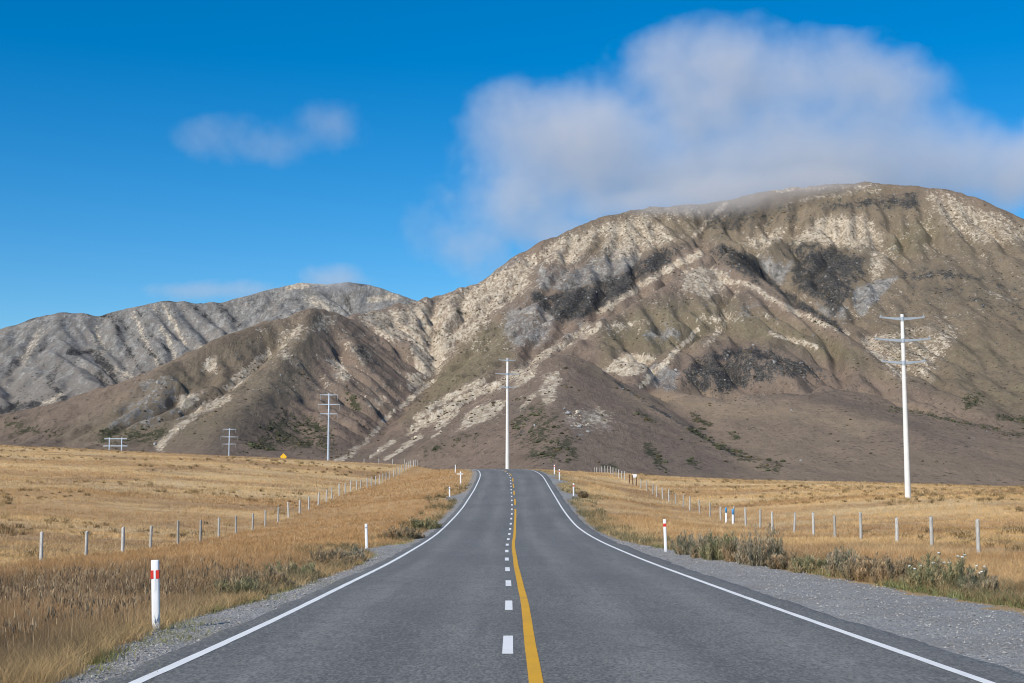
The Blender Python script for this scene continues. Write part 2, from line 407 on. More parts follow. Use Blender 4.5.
# gravel shoulders
for s in (-1, 1):
    if s > 0:
        lo = lambda y: xc(y) + sealR(y) - .25; hi = lambda y: xc(y) + outR(y) + .5
    else:
        lo = lambda y: xc(y) - sealL(y) + .25; hi = lambda y: xc(y) - outL(y) - .5
    def gz(x, y, t):
        a = zr(y) - .026
        b = ground_z(x, y) - .03
        w = np.clip((t - .25) / .75, 0, 1) ** 1.5
        lump = (fbm(x / .9, y / .9, 4) - .5) * .09 * np.clip(t * 5, 0, 1)
        return a * (1 - w) + np.minimum(a + .03, b + .03 * (1 - w)) * w + lump * (1 - .3 * w) - .01
    o = strip('gravel_shoulder', yr[(yr < 230)], lo, hi, gz, 22, M['gravel'], None)
    if s < 0:
        o.data.flip_normals()
    tag(o, ('wide grey gravel shoulder along the right edge of the road', 'narrow grey gravel strip along the left edge of the road')[s < 0], None, None, 'structure')
    # loose chips
    N = 9000 if s > 0 else 5000
    yy = 9 * (60 / 9.) ** (rng.random(N) ** 1.0)
    o_ = outR(yy) if s > 0 else outL(yy); e_ = sealR(yy) if s > 0 else sealL(yy)
    tt = rng.random(N) ** (.8)
    uu = (e_ - .1) * (1 - tt) + (o_ + .35) * tt
    xx = xc(yy) + s * uu
    L_ = lo(yy); H_ = hi(yy); tp = (xx - L_) / (H_ - L_)
    zz = gz(xx, yy, tp)
    sz = (.006 + .013 * rng.random(N) ** 3) * (1 + yy / 60)
    base = np.array([[1,0,0],[-1,0,0],[0,1,0],[0,-1,0],[0,0,.75],[0,0,-.6]])
    jit = base[None] * (.65 + .7 * rng.random((N, 6, 1)))
    an = rng.random(N) * 6.28; ca, sa = np.cos(an), np.sin(an)
    vx = jit[..., 0] * ca[:, None] - jit[..., 1] * sa[:, None]; vy = jit[..., 0] * sa[:, None] + jit[..., 1] * ca[:, None]
    vv = np.stack([vx, vy, jit[..., 2]], -1) * sz[:, None, None] + np.stack([xx, yy, zz + sz * .25], -1)[:, None, :]
    ff = np.array([[0,2,4],[2,1,4],[1,3,4],[3,0,4],[2,0,5],[1,2,5],[3,1,5],[0,3,5]])
    F3 = (np.arange(N)[:, None, None] * 6 + ff[None]).reshape(-1, 3)
    g_ = .20 + .22 * rng.random(N) ** 1.2
    tint = np.stack([g_, g_ * .965, g_ * .90], -1).repeat(6, 0)
    o = mesh_np('loose_gravel', vv.reshape(-1, 3), F3, M['stones'], None, False, {'tint': tint})
    tag(o, ('loose grey stone chips lying on the wide right shoulder', 'loose grey stone chips lying on the narrow left shoulder')[s < 0], None, None, 'stuff')

# ------------------------------------------------------------------ wire fences
def post_mesh(h, r, seed, square=False):
    rr = random.Random(seed); m = MB(); n = 9
    rs = []
    for z, f in ((-.35, 1.0), (0, 1.02), (h * .5, .98), (h - .04, .95), (h, .82)):
        rs.append([(r * f * (1 + .10 * math.sin(i * 2.1 + seed)) * math.cos(2 * math.pi * i / n) + .012 * rr.random(),
                    r * f * (1 + .10 * math.cos(i * 1.7 + seed)) * math.sin(2 * math.pi * i / n), z + (.02 * math.sin(i + seed) if z == h else 0)) for i in range(n)])
    return m.rings(rs)
fence_wire_z = (.25, .45, .65, .85, 1.02)
def wire_fence(label, pts, brown=()):
    root = empty('wire_fence', (pts[0][0], pts[0][1], float(ground_z(pts[0][0], pts[0][1])))); tag(root, label, 'fence')
    bx, by, bz = root.location
    meshes = []
    tops = []
    for i, (x, y, h, rad) in enumerate(pts):
        z = float(ground_z(x, y))
        key = i % 5
        if len(meshes) < 5:
            o = post_mesh(1.0, 1.0 * .055, i * 3 + 1).build('post', M['timber'], root, True); meshes.append(o)
        else:
            o = meshes[key].copy(); link(o, root)
        o.location = (x - bx, y - by, z - bz - .05); o.scale = (rad / .055, rad / .055, h + .05)
        o.rotation_euler = (R(random.gauss(0, 1.4)), R(random.gauss(0, 1.6)), random.random() * 6)
        if i in brown:
            o.data = o.data.copy(); o.data.materials.clear(); o.data.materials.append(M['brown_timber']); o['label'] = 'dark brown wooden gate post'
        tops.append((x, y, z, h))
    for wz in fence_wire_z:
        m = MB(); m.tube([(x - bx, y - by + .07, z + wz * h / 1.08 - bz) for x, y, z, h in tops], .0022, 4); m.build('wire', M['wire'], root)
    return root
ptsL = []
for k in range(-3, 41):
    y = 51.4 + 5.2 * k
    if y > 259: break
    h = 1.12 + random.gauss(0, .05); ptsL.append((-16.85 + random.gauss(0, .06), y, h, .062 + .012 * random.random()))
for x, y in ((-19.7, 262), (-22.0, 263), (-24.6, 264), (-27.5, 265.5)): ptsL.append((x, y, 1.15, .07))
wire_fence('grey weathered post and wire fence crossing the left paddock', ptsL)
ptsR = []; ysR = [35.6, 40.6, 45.8, 50.8, 55.7, 60.9, 66, 71, 76, 81.7, 86.7, 92, 97.4, 102.5, 108.3, 114, 120, 124.7, 130, 136, 142, 147, 152, 158.5, 165, 172, 177, 181.5, 190, 195, 200, 205, 211, 217.6, 223, 229, 236, 243, 250, 257]
for y in ysR:
    h = 1.14 + random.gauss(0, .04)
    ptsR.append((14.92 + random.gauss(0, .06), y, h, .06 + .012 * random.random()))
wire_fence('grey weathered post and wire fence along the right paddock', ptsR, brown=(25, 26, 27))

# ------------------------------------------------------------------ roadside marker posts
def marker_post():
    root = empty('marker_post')
    m = MB(); w, d = .05, .028; n = 14
    prof = []
    for z, f in ((-.3, 1.0), (0, 1.0), (.5, 1.0), (.86, 1.0), (.985, 1.0), (1.0, .9)):
        prof.append([(w * f * math.copysign(abs(math.cos(a)) ** .6, math.cos(a)), d * f * math.copysign(abs(math.sin(a)) ** .6, math.sin(a)), z)
                     for a in [2 * math.pi * i / n for i in range(n)]])
    m.rings(prof).build('post', M['white_plastic'], root, True)
    return root
def post_bands(root, kind):
    if kind == 'two':            # two red strips with a white gap between them
        for sgn in (-1, 1):
            MB().box(-.0525 if sgn < 0 else .014, -.014 if sgn < 0 else .0525, -.0315, .0315, .725, .85).build('reflector', M['red'], root, False, .002)
        MB().box(-.013, .013, -.034, -.026, .56, .85).build('reflector_strip', M['white_plastic'], root, False, .002)
    elif kind == 'red':
        MB().box(-.0525, .0525, -.0315, .0315, .735, .845).build('reflector', M['red'], root, False, .002)
    elif kind == 'white':
        MB().box(-.03, .03, -.0325, -.024, .80, .87).build('reflector', M['porcelain'], root, False, .002)
mk = [
 ((156, 628), 18.0, .84, 1.0, 'two', 'largest white marker post with two red strips on the left gravel edge', 2.2),
 ((366.6, 546.5), 51.5, .81, 1.0, 'white', 'plain white marker post standing alone left of the road in front of the brown bank', 2.0),
 ((449.7, 496.7), 119.0, .82, 1.2, 'white', 'plain white marker post by a small gravel patch partway up the left rise', 1.5),
 ((460.6, 481.8), 142.0, 1.02, 1.35, 'white', 'plain white marker post with a cross board near the crest, left of the road', 0),
 ((455.4, 471.6), 163.0, .78, 1.2, 'white', 'farthest plain white marker post left of the road at the crest', 0),
 ((665.6, 547.2), 48.5, .94, 1.0, 'red', 'white marker post with red band beside the bushes on the right gravel shoulder', 1.6),
 ((573.6, 495.5), 120.0, 1.02, 1.25, 'red', 'white marker post with red band on the gravel patch right of the rising road', 0),
 ((559.4, 478.6), 150.0, .98, 1.25, 'red', 'middle one of three small red banded marker posts near the crest, right of the road', 0),
 ((554.4, 472.8), 162.0, .90, 1.25, 'red', 'farthest red banded marker post at the crest, right of the road', 0),
]
for (px, py), D, h, wsc, kind, lab, lean in mk:
    p = at(px, py, D); r = marker_post(); post_bands(r, kind)
    z = min(p[2], float(ground_z(p[0], D)) + .12) if D > 60 else p[2]
    r.location = (p[0], D, p[2]); r.scale = (wsc, wsc, h); r.rotation_euler = (0, R(-lean), R(random.uniform(-8, 8)))
    tag(r, lab, 'marker post', 'white marker posts along the road')
    if 'cross board' in lab:
        MB().box(-.27, .2, -.045, -.033, .72, .80).build('cross_board', M['white_plastic'], r, False, .004)
# blue topped posts by the right fence
for (px, py), D, h, lab in (((726.2, 524), 98.5, 1.13, 'blue topped white post at the right fence, left one of the pair'), ((733, 526), 95.0, 1.12, 'blue topped white post at the right fence, right one of the pair')):
    p = at(px, py, D); r = empty('blue_topped_post', (p[0] - .0, D, p[2]))
    m = MB(); m.lathe([(.07, -.3), (.07, 0), (.066, h - .36)], 12).build('post', M['white_plastic'], r, True)
    MB().lathe([(.073, h - .36), (.073, h - .03), (.05, h)], 12).build('blue_cap', M['blue'], r, True)
    tag(r, lab, 'marker post', 'blue topped posts at the fence')
# pale box sign at the brown gate posts
p = at(634.6, 477, 178); r = empty('notice_board', (p[0], 178, float(ground_z(p[0], 178))))
hz = p[2] + .25 - r.location.z
MB().box(-.04, .04, -.03, .03, -.3, hz).build('post', M['timber'], r)
MB().box(-.26, .26, -.07, -.035, hz - .33, hz + .10).build('board', M['white_plastic'], r, False, .006)
tag(r, 'small blank white notice board by the brown gate posts of the right fence', 'notice board')

# ------------------------------------------------------------------ power poles
def power_pole(loc, H, r0, r1, arms, label, mats, rz=0.0, lean=0.0, wing=.25, hang=True):
    root = empty('power_pole', loc, rz); root.rotation_euler = (0, R(lean), rz)
    m = MB(); n = 12

    m.rings([[((r0 + (r1 - r0) * t) * math.cos(2*math.pi*i/n), (r0 + (r1 - r0) * t) * math.sin(2*math.pi*i/n), H * t) for i in range(n)] for t in (-.08, 0, .25, .5, .75, 1.0)])
    m.build('shaft', mats[0], root, True)
    for za, half in arms:
        a = MB(); rp = r0 + (r1 - r0) * za / H
        for sg in (-1, 1):
            rs = []
            for t in (0, .3, .65, 1.0):
                x = sg * (rp * .4 + (half - rp * .4) * t); hh = .155 - .09 * t; zc = za + wing * (t ** 1.7); dd = .13 - .05 * t
                ring = [(x, -dd, zc - hh), (x, dd, zc - hh), (x, dd, zc + hh * .6), (x, -dd, zc + hh * .6)]
                rs.append(ring if sg > 0 else ring[::-1])
            a.rings(rs)
        a.lathe([(rp + .04, za - .22), (rp + .04, za + .16)], 12)
        ao = a.build('crossarm', mats[1], root, False, .01)
        for sg in (-1, 1):
            q = MB(); x = sg * (half - .12); zt = za + wing - .07
            if hang:
                pr = [(.02, zt)]
                for j in range(7): pr += [(.028, zt - .12 - j * .15), (.085, zt - .15 - j * .15), (.028, zt - .19 - j * .15)]
                pr += [(.02, zt - 1.3)]
                q.lathe(pr[::-1], 8, x)
            else:
                pr = [(.03, zt), (.05, zt + .05), (.05, zt + .10), (.03, zt + .14), (.05, zt + .18), (.03, zt + .26)]
                q.lathe(pr, 8, x)
            q.build('insulator', M['porcelain'], ao, True)
    tag(root, label, 'power pole', 'power poles crossing the paddocks')
    return root
def gz1(x, y): return float(ground_z(x, y))
# right pole
p = at(908, 497, 120); T = at(902, 314.3, 120); H = T[2] - p[2]
power_pole((p[0], 120, gz1(p[0], 120)), T[2] - gz1(p[0], 120), .255, .135, [(H - .3, 1.95), (H - 2.15, 2.4), (H - 4.05, 1.9)],
           'tall white three armed power pole in the right paddock', (M['concrete'], M['steel']), 0.04, -.3, .16, False)
# centre pole beyond the crest
D = 246.; T = at(508, 358.5, D); gzc = gz1(T[0], D); H = T[2] - gzc
power_pole((T[0] - .1, D, gzc), H, .34, .17, [(H - .3, 1.5), (H - 2.7, 2.15), (H - 5.0, 1.5)],
           'white three armed power pole rising behind the road crest', (M['concrete'], M['steel']), .25, 0, .05, False)
D = 330.; T = at(329, 393.5, D); g0 = gz1(T[0], D); H = T[2] - g0
power_pole((T[0], D, g0), H, .30, .15, [(H - .3, 2.1), (H - 2.5, 2.55), (H - 4.7, 2.1)],
           'blue grey three armed power pole behind the left paddock rise', (M['galv'], M['galv']), .1, 0, .0, True)
D = 500.; T = at(229.5, 428, D); g0 = gz1(T[0], D); H = T[2] - g0
power_pole((T[0], D, g0), H, .30, .16, [(H - .4, 2.3), (H - 3.1, 3.1), (H - 5.6, 2.3)],
           'smallest pale three armed power pole, far off left near the yellow sign', (M['galv'], M['galv']), .1, 0, .0, True)
# H frame
D = 560.; a = at(109.5, 437.5, D); b = at(121.8, 437.5, D); g0 = gz1(a[0], D)
hf = empty('twin_pole_pylon', ((a[0] + b[0]) / 2, D, g0)); w = (b[0] - a[0]) / 2; H = a[2] - g0
for sg in (-1, 1): MB().lathe([(.3, -1), (.28, 0), (.2, H)], 10, sg * w).build('shaft', M['galv'], hf, True)
for zb, hw in ((H - .5, w + 2.0), (H - 3.3, w + 2.3)):
    MB().box(-hw, hw, -.13, .13, zb - .16, zb + .16).build('crossarm', M['galv'], hf)
tag(hf, 'pale twin pole pylon with two crossbars at the far left horizon', 'pylon')

# ------------------------------------------------------------------ yellow warning sign beyond the paddock rise
D = 251.; p = at(283.5, 456.8, D); g0 = gz1(p[0], D)
sg = empty('warning_sign', (p[0], D, g0))
hz = p[2] - g0; q = .62
m = MB(); m.rings([[(0, -.035, hz - q), (q, -.035, hz), (0, -.035, hz + q), (-q, -.035, hz)], [(0, -.02, hz - q), (q, -.02, hz), (0, -.02, hz + q), (-q, -.02, hz)]])
m.build('sign_panel', M['yellow_sign'], sg, False, .01)
MB().lathe([(.04, -.4), (.04, hz + .3)], 8, 0, .0).build('sign_post', M['sign_post'], sg, True)
tag(sg, 'yellow diamond road warning sign peeking over the left paddock', 'road sign')

# ------------------------------------------------------------------ mountains: height fields solved from ridge and valley lines
def solve(x0, x1, y0, y1, h, lines, bounds, coarse=8):
    """harmonic surface through 3D lines; multigrid from coarse to fine. returns xs, ys, Z[y,x]"""
    Zp = None
    for lev in (coarse, coarse // 2, coarse // 4, 1) if coarse >= 8 else (4, 2, 1):
        hh = h * max(lev, 1)
        xs = np.arange(x0, x1 + hh * .5, hh); ys = np.arange(y0, y1 + hh * .5, hh)
        nx, ny = len(xs), len(ys)
        S = np.zeros((ny, nx)); W = np.zeros((ny, nx))
        for L in lines:
            for (a, b) in zip(L[:-1], L[1:]):
                n = int(math.dist(a[:2], b[:2]) / (hh * .4)) + 2
                t = np.linspace(0, 1, n)
                px = a[0] + (b[0] - a[0]) * t; py = a[1] + (b[1] - a[1]) * t; pz = a[2] + (b[2] - a[2]) * t
                i = np.round((px - x0) / hh).astype(int); j = np.round((py - y0) / hh).astype(int)
                ok = (i >= 0) & (i < nx) & (j >= 0) & (j < ny)
                np.add.at(S, (j[ok], i[ok]), pz[ok]); np.add.at(W, (j[ok], i[ok]), 1)
        fix = W > 0; val = np.where(fix, S / np.maximum(W, 1), 0)
        for side, zv in bounds.items():
            sl = {'front': (0, slice(None)), 'back': (-1, slice(None)), 'left': (slice(None), 0), 'right': (slice(None), -1)}[side]
            m = ~fix[sl]; v = val[sl]; v[m] = zv; val[sl] = v; fx = fix[sl]; fx[:] = True; fix[sl] = fx
        if Zp is None: Z = np.where(fix, val, val[fix].mean())
        else:
            jj = np.clip((ys - oy) / oh, 0, Zp.shape[0] - 1.001); ii = np.clip((xs - ox) / oh, 0, Zp.shape[1] - 1.001)
            j0 = jj.astype(int); i0 = ii.astype(int); fj = (jj - j0)[:, None]; fi = (ii - i0)[None]
            Z = (Zp[j0][:, i0] * (1 - fi) + Zp[j0][:, i0 + 1] * fi) * (1 - fj) + (Zp[j0 + 1][:, i0] * (1 - fi) + Zp[j0 + 1][:, i0 + 1] * fi) * fj
            Z = np.where(fix, val, Z)
        for it in range(700 if lev >= 4 else 220 if lev > 1 else 60):
            P = np.pad(Z, 1, mode='edge')
            A = .25 * (P[:-2, 1:-1] + P[2:, 1:-1] + P[1:-1, :-2] + P[1:-1, 2:])
            Z = np.where(fix, val, A)
        Zp, ox, oy, oh = Z, x0, y0, hh
    return xs, ys, Z
def blur(Z, n):
    for _ in range(n):
        P = np.pad(Z, 1, mode='edge'); Z = .25 * Z + .125 * (P[:-2, 1:-1] + P[2:, 1:-1] + P[1:-1, :-2] + P[1:-1, 2:]) + .0625 * (P[:-2, :-2] + P[:-2, 2:] + P[2:, :-2] + P[2:, 2:])
    return Z
def erode(Z, h, drops, batches, steps, seed, ero=.28, dep=.25, cap=5.0, inertia=.08):
    H = (Z / h).astype(np.float64); ny, nx = H.shape; g = np.random.default_rng(seed)
    for b in range(batches):
        n = drops // batches
        x = g.random(n) * (nx - 3) + 1; y = g.random(n) * (ny - 3) + 1
        dx = np.zeros(n); dy = np.zeros(n); sp_ = np.ones(n); w = np.ones(n); sed = np.zeros(n); alive = np.ones(n, bool)
        for s in range(steps):
            i = np.clip(x.astype(int), 0, nx - 2); j = np.clip(y.astype(int), 0, ny - 2); u = x - i; v = y - j
            a = H[j, i]; bq = H[j, i + 1]; c = H[j + 1, i]; d = H[j + 1, i + 1]
            gxx = (bq - a) * (1 - v) + (d - c) * v; gyy = (c - a) * (1 - u) + (d - bq) * u
            h0 = a * (1 - u) * (1 - v) + bq * u * (1 - v) + c * (1 - u) * v + d * u * v
            dx = dx * inertia - gxx * (1 - inertia); dy = dy * inertia - gyy * (1 - inertia)
            l = np.sqrt(dx * dx + dy * dy) + 1e-9; dx /= l; dy /= l
            x2 = x + dx; y2 = y + dy
            alive &= (x2 > 1) & (x2 < nx - 2) & (y2 > 1) & (y2 < ny - 2)
            x2 = np.where(alive, x2, x); y2 = np.where(alive, y2, y)
            i2 = x2.astype(int); j2 = y2.astype(int); u2 = x2 - i2; v2 = y2 - j2
            h1 = H[j2, i2] * (1 - u2) * (1 - v2) + H[j2, i2 + 1] * u2 * (1 - v2) + H[j2 + 1, i2] * (1 - u2) * v2 + H[j2 + 1, i2 + 1] * u2 * v2
            dh = h1 - h0
            C = np.maximum(-dh, .02) * sp_ * w * cap
            depo = np.where(dh > 0, np.minimum(dh, sed), np.where(sed > C, (sed - C) * dep, 0.0))
            er = np.where((dh <= 0) & (sed <= C), np.minimum((C - sed) * ero, -dh), 0.0)
            q = np.where(alive, depo - er, 0.0)
            sed = sed - depo + er
            D = np.zeros(ny * nx)
            for jj, ii, ww in ((j, i, (1-u)*(1-v)), (j, i+1, u*(1-v)), (j+1, i, (1-u)*v), (j+1, i+1, u*v)):
                D += np.bincount(jj * nx + ii, weights=q * ww, minlength=ny * nx)
            H += np.clip(D.reshape(ny, nx), -.035, .02)
            sp_ = np.sqrt(np.maximum(sp_ * sp_ - dh * 2.0, .05)); w *= .985
            x, y = x2, y2
        # slight smoothing keeps the channels from becoming one cell slots
        P = np.pad(H, 1, mode='edge'); H = .9 * H + .025 * (P[:-2, 1:-1] + P[2:, 1:-1] + P[1:-1, :-2] + P[1:-1, 2:])
    return H * h
def bspline(Z, xs, ys, x, y):
    h = xs[1] - xs[0]
    u = np.clip((x - xs[0]) / h, 1, Z.shape[1] - 3.001); v = np.clip((y - ys[0]) / h, 1, Z.shape[0] - 3.001)
    i = u.astype(int); j = v.astype(int); u = u - i; v = v - j
    wu = ((1-u)**3/6, (3*u**3-6*u**2+4)/6, (-3*u**3+3*u**2+3*u+1)/6, u**3/6)
    wv = ((1-v)**3/6, (3*v**3-6*v**2+4)/6, (-3*v**3+3*v**2+3*v+1)/6, v**3/6)
    out = 0
    for b in range(4):
        for a in range(4): out = out + wu[a] * wv[b] * Z[j + b - 1, i + a - 1]
    return out
def P3(L): return [at(*p) for p in L]

near_lines = [
 # dip behind the smooth apron
 [(682,405,1630),(740,406,1660),(800,405,1640),(850,400,1720)],
 # main skyline
 [(405,300,2600),(440,292,2680),(478,277,2720),(500,262,2740),(520,250,2760),(560,231,2800),(600,214,2850),(640,206,2920),(700,202,3000),(760,191,3000),(820,183,2950),(870,180,2900),(920,182,2850),(960,188,2800),(1000,203,2750),(1030,220,2700),(1080,255,2650),(1140,300,2600)],
 # left hill skyline
 [(40,452,1500),(66,436,1560),(90,420,1620),(130,386,1720),(170,362,1820),(220,338,1920),(260,320,2020),(295,309,2110),(318,306,2160),(345,313,2300),(380,308,2480),(405,300,2600)],
 # hill spurs
 [(318,306,2160),(302,328,2000),(285,356,1840),(258,392,1620),(225,424,1440),(195,455,1280)],
 [(330,308,2220),(360,345,2050),(372,385,1880),(360,425,1650),(340,455,1450)],
 [(266,350,1960),(229,388,1680),(185,426,1480),(150,458,1330)],
 [(330,330,2110),(310,372,1850),(290,420,1600),(270,455,1430)],
 # small knob far left
 [(-60,440,2500),(0,420,2450),(30,411,2420),(62,432,2350),(90,455,2250)],
 # gully between the hill and the main flank
 [(420,318,2480),(437,352,2280),(425,382,2080),(395,410,1850),(366,443,1620),(335,463,1430)],
 # green spur
 [(560,231,2800),(552,262,2600),(545,285,2450),(532,310,2320),(505,338,2180),(470,366,2020),(432,396,1840),(398,424,1680),(366,452,1500)],
 [(470,292,2620),(462,320,2420),(450,345,2250)],
 # cliff spurs above the hollow
 [(640,206,2920),(622,240,2700),(600,272,2480),(585,292,2360)],
 [(590,222,2840),(585,255,2620),(572,283,2430)],
 [(700,203,3000),(668,240,2700),(640,268,2500)],
 # hollow and gully behind the long scree ridge
 [(728,258,2560),(690,304,2280),(640,334,2110),(600,354,2030),(562,358,1980),(520,372,1850),(480,396,1700),(435,424,1560),(392,452,1400)],
 [(700,222,2900),(690,240,2720),(672,270,2480),(655,296,2300)],
 # long scree ridge and its peak
 [(800,240,2780),(760,240,2560),(715,252,2320),(680,270,2200),(640,295,2060),(600,315,1950),(570,336,1860),(548,350,1800),(500,384,1640),(455,414,1500),(415,440,1390),(372,464,1270)],
 [(715,252,2320),(750,266,2220),(790,290,2110),(830,319,2000),(860,341,1900),(900,370,1790),(950,398,1660),(1020,430,1480)],
 [(715,252,2320),(722,290,2120),(720,318,1960),(716,345,1820),(700,372,1680)],
 [(790,290,2110),(780,325,1930),(770,345,1820),(760,368,1700)],
 # dark bulge
 [(678,386,1600),(700,362,1690),(740,345,1760),(785,356,1700),(836,381,1600)],
 # ravine right of the peak
 [(757,262,2600),(768,288,2440),(795,316,2280),(845,338,2080),(866,348,1940),(905,379,1790),(950,408,1640),(1030,440,1430)],
 # amphitheatre face
 [(800,187,2960),(805,225,2740),(815,262,2520),(835,300,2280)],
 [(850,182,2920),(858,235,2650),(862,275,2440),(850,315,2200)],
 # right shoulder
 [(870,180,2900),(882,215,2740),(886,245,2590),(897,272,2430),(890,305,2250),(873,338,2060)],
 [(897,272,2430),(930,300,2250),(950,335,2050),(975,372,1850),(1010,405,1660)],
 [(1000,203,2750),(1015,260,2430),(1040,320,2100),(1070,380,1800)],
 # front foothill
 [(665,400,1430),(640,390,1420),(610,372,1430),(590,357,1440),(565,352,1440),(545,356,1430),(520,372,1390),(490,394,1330),(455,422,1250),(410,450,1150)],
 [(640,390,1420),(675,412,1300),(705,432,1200),(740,455,1090),(790,478,970)],
 [(565,352,1440),(560,385,1280),(555,420,1120),(548,452,1000),(540,478,900)],
 [(600,372,1420),(618,410,1230),(640,448,1060),(655,478,930)],
 # gullies round the foothill
 [(560,368,1560),(545,372,1560),(515,396,1480),(470,424,1380),(425,450,1260),(380,470,1150)],
 [(560,368,1560),(600,378,1600),(640,398,1540),(668,414,1460),(692,428,1340),(712,446,1200),(750,468,1050),(800,484,950)],
 # smooth brown apron
 [(690,398,1520),(730,396,1520),(780,396,1500),(830,388,1560)],
 [(780,396,1500),(850,406,1400),(905,425,1270),(960,452,1120),(1010,480,980)],
 [(780,396,1500),(790,430,1270),(800,460,1080)],
 [(905,396,1640),(960,424,1480),(1040,452,1300)],
]
base_line = [(-260,520,1150),(0,515,1150),(150,500,1200),(260,492,1200),(340,492,1150),(420,496,950),(540,497,800),(680,498,800),(800,497,820),(950,496,850),(1100,494,900),(1300,494,950)]
far_lines = [
 [(-160,380,4900),(-60,348,4950),(0,328,5000),(30,317,5050),(60,311,5100),(90,312,5150),(106,313,5180),(130,306,5220),(150,301,5250),(172,300,5300),(200,303,5350),(240,297,5450),(262,290,5500),(290,284,5550),(320,281,5600),(345,280,5600),(375,284,5600),(400,291,5550),(430,306,5500),(480,335,5400)],
 [(50,313,5080),(45,332,4900),(62,356,4650),(92,378,4400),(114,392,4250),(118,420,4000)],
 [(50,313,5080),(25,345,4800),(10,380,4450),(0,420,4100)],
 [(98,318,5140),(106,345,4900),(118,372,4650),(128,395,4450),(130,430,4150)],
 [(150,301,5250),(158,330,5020),(166,352,4820),(170,380,4600)],
 [(120,312,5200),(132,340,4960),(142,366,4720),(146,390,4500)],
 [(200,303,5350),(206,325,5150),(210,345,4980)],
 [(230,298,5430),(248,320,5220),(262,340,5000)],
 [(290,284,5550),(300,300,5400),(306,320,5200)],
 [(320,281,5600),(332,300,5420),(340,330,5150)],
]
def make_near():
    lines = [P3(L) for L in near_lines] + [[(a[0], a[1], -14.0) for a in P3(base_line)]]
    lines.append([(-2300, 1500, -14), (-1500, 1500, -14), (at(-150, 480, 1600)[0], 1600, -14)])
    lines.append([(x, 4000., 260.) for x in (-600, 2600)])
    xs, ys, Z = solve(-2300, 2700, 640, 4000, 6.0, lines, {'front': -18., 'left': -14.}, 8)
    Z = blur(Z, 2)
    X, Y = np.meshgrid(xs, ys)
    k = np.clip(Z / 120, 0, 1)
    wx = X + 60 * (fbm(X / 160, Y / 160, 3) - .5); wy = Y + 60 * (fbm(X / 160 + 40, Y / 160 + 7, 3) - .5)
    rid = 1 - np.abs(2 * fbm(wx / 120, wy / 300, 4) - 1) * 2
    rid2 = 1 - np.abs(2 * fbm(wx / 52 + 31, wy / 140 + 8, 3) - 1) * 2
    k2 = np.clip((Z - 40) / 160, 0, 1); k3 = 1 - .8 * sstep(450, 570, Z)
    low = 1 - .7 * sstep(1700, 1450, Y)
    gul = lambda r: np.clip((r - .45) / .55, 0, 1) ** 1.4
    vary = sstep(.36, .62, fbm(X / 210 + 3, Y / 260 + 77, 3)) * (.45 + .55 * sstep(-260, 60, X))
    calm = 1 - .8 * sstep(420, 640, X) * (1 - sstep(380, 470, Z))
    Z = Z - k2 * k3 * low * calm * (.25 + .75 * vary) * (15 * gul(rid) + 6 * gul(rid2)) + k * low * k3 * 10 * (fbm(X / 55, Y / 120, 4) - .5)
    Z0 = Z.copy(); Z = erode(Z, 6.0, 420000, 8, 50, 3, cap=8.0)
    soft_ = sstep(1620, 1480, Y) * .85 * sstep(-420, -150, X); soft_ = np.maximum(soft_, .8 * (1 - calm))
    Z = Z * (1 - soft_) + Z0 * soft_
    Z = blur(Z, 1)
    return xs, ys, Z
def make_far():
    lines = [P3(L) for L in far_lines] + [[(-3800, 3300, -14), (-2000, 3300, -14), (-1200, 3300, -14), (-600, 3500, -14), (200, 4400, 60)]]
    xs, ys, Z = solve(-3800, 400, 3000, 7000, 12.0, lines, {'front': -18., 'back': 200.}, 8)
    Z = blur(Z, 2)
    X, Y = np.meshgrid(xs, ys)
    k = np.clip(Z / 150, 0, 1)
    # ribs falling down the face
    rib = 1 - np.abs(2 * fbm((X * .80 + Y * .6) / 95, (Y * .8 - X * .6) / 800, 4) - 1) * 2
    rid = 1 - np.abs(2 * fbm(X / 260, Y / 260, 4) - 1) * 2
    Z = Z + k * (9 * (rid - .5) + 9 * (rib - .5) + 8 * (fbm(X / 90, Y / 90, 4) - .5))
    Z = erode(Z, 12.0, 160000, 5, 44, 5)
    return xs, ys, blur(Z, 1)

# ---- where the photographed slopes are scree, grey rock, dark heath (with some painted shade), bush or green (coverage masks on the slopes)
MW, MH = 1100, 520
MX0 = -40
def new_mask(): return np.zeros((MH, MW), np.float32)
_mx, _my = np.meshgrid(np.arange(MW) + MX0, np.arange(MH))
def poly(mask, pts, v, soft=7):
    p = np.array(pts, float)
    x0, y0 = np.maximum(p.min(0) - 3 * soft - np.array([MX0, 0]), 0).astype(int); x1, y1 = (p.max(0) + 3 * soft - np.array([MX0, 0])).astype(int)
    x1 = min(x1, MW); y1 = min(y1, MH)
    X = _mx[y0:y1, x0:x1].astype(float); Y = _my[y0:y1, x0:x1].astype(float)
    ins = np.zeros(X.shape, bool); d = np.full(X.shape, 1e9)
    for a, b in zip(p, np.roll(p, -1, 0)):
        c = (a[1] > Y) != (b[1] > Y)
        ins ^= c & (X < (b[0] - a[0]) * (Y - a[1]) / (b[1] - a[1] + 1e-12) + a[0])
        t = np.clip(((X - a[0]) * (b[0] - a[0]) + (Y - a[1]) * (b[1] - a[1])) / ((b - a) ** 2).sum(), 0, 1)
        d = np.minimum(d, np.hypot(X - a[0] - t * (b[0] - a[0]), Y - a[1] - t * (b[1] - a[1])))
    sd = np.where(ins, d, -d)
    m = mask[y0:y1, x0:x1]; np.maximum(m, v * np.clip(sd / (2 * soft) + .5, 0, 1), out=m)
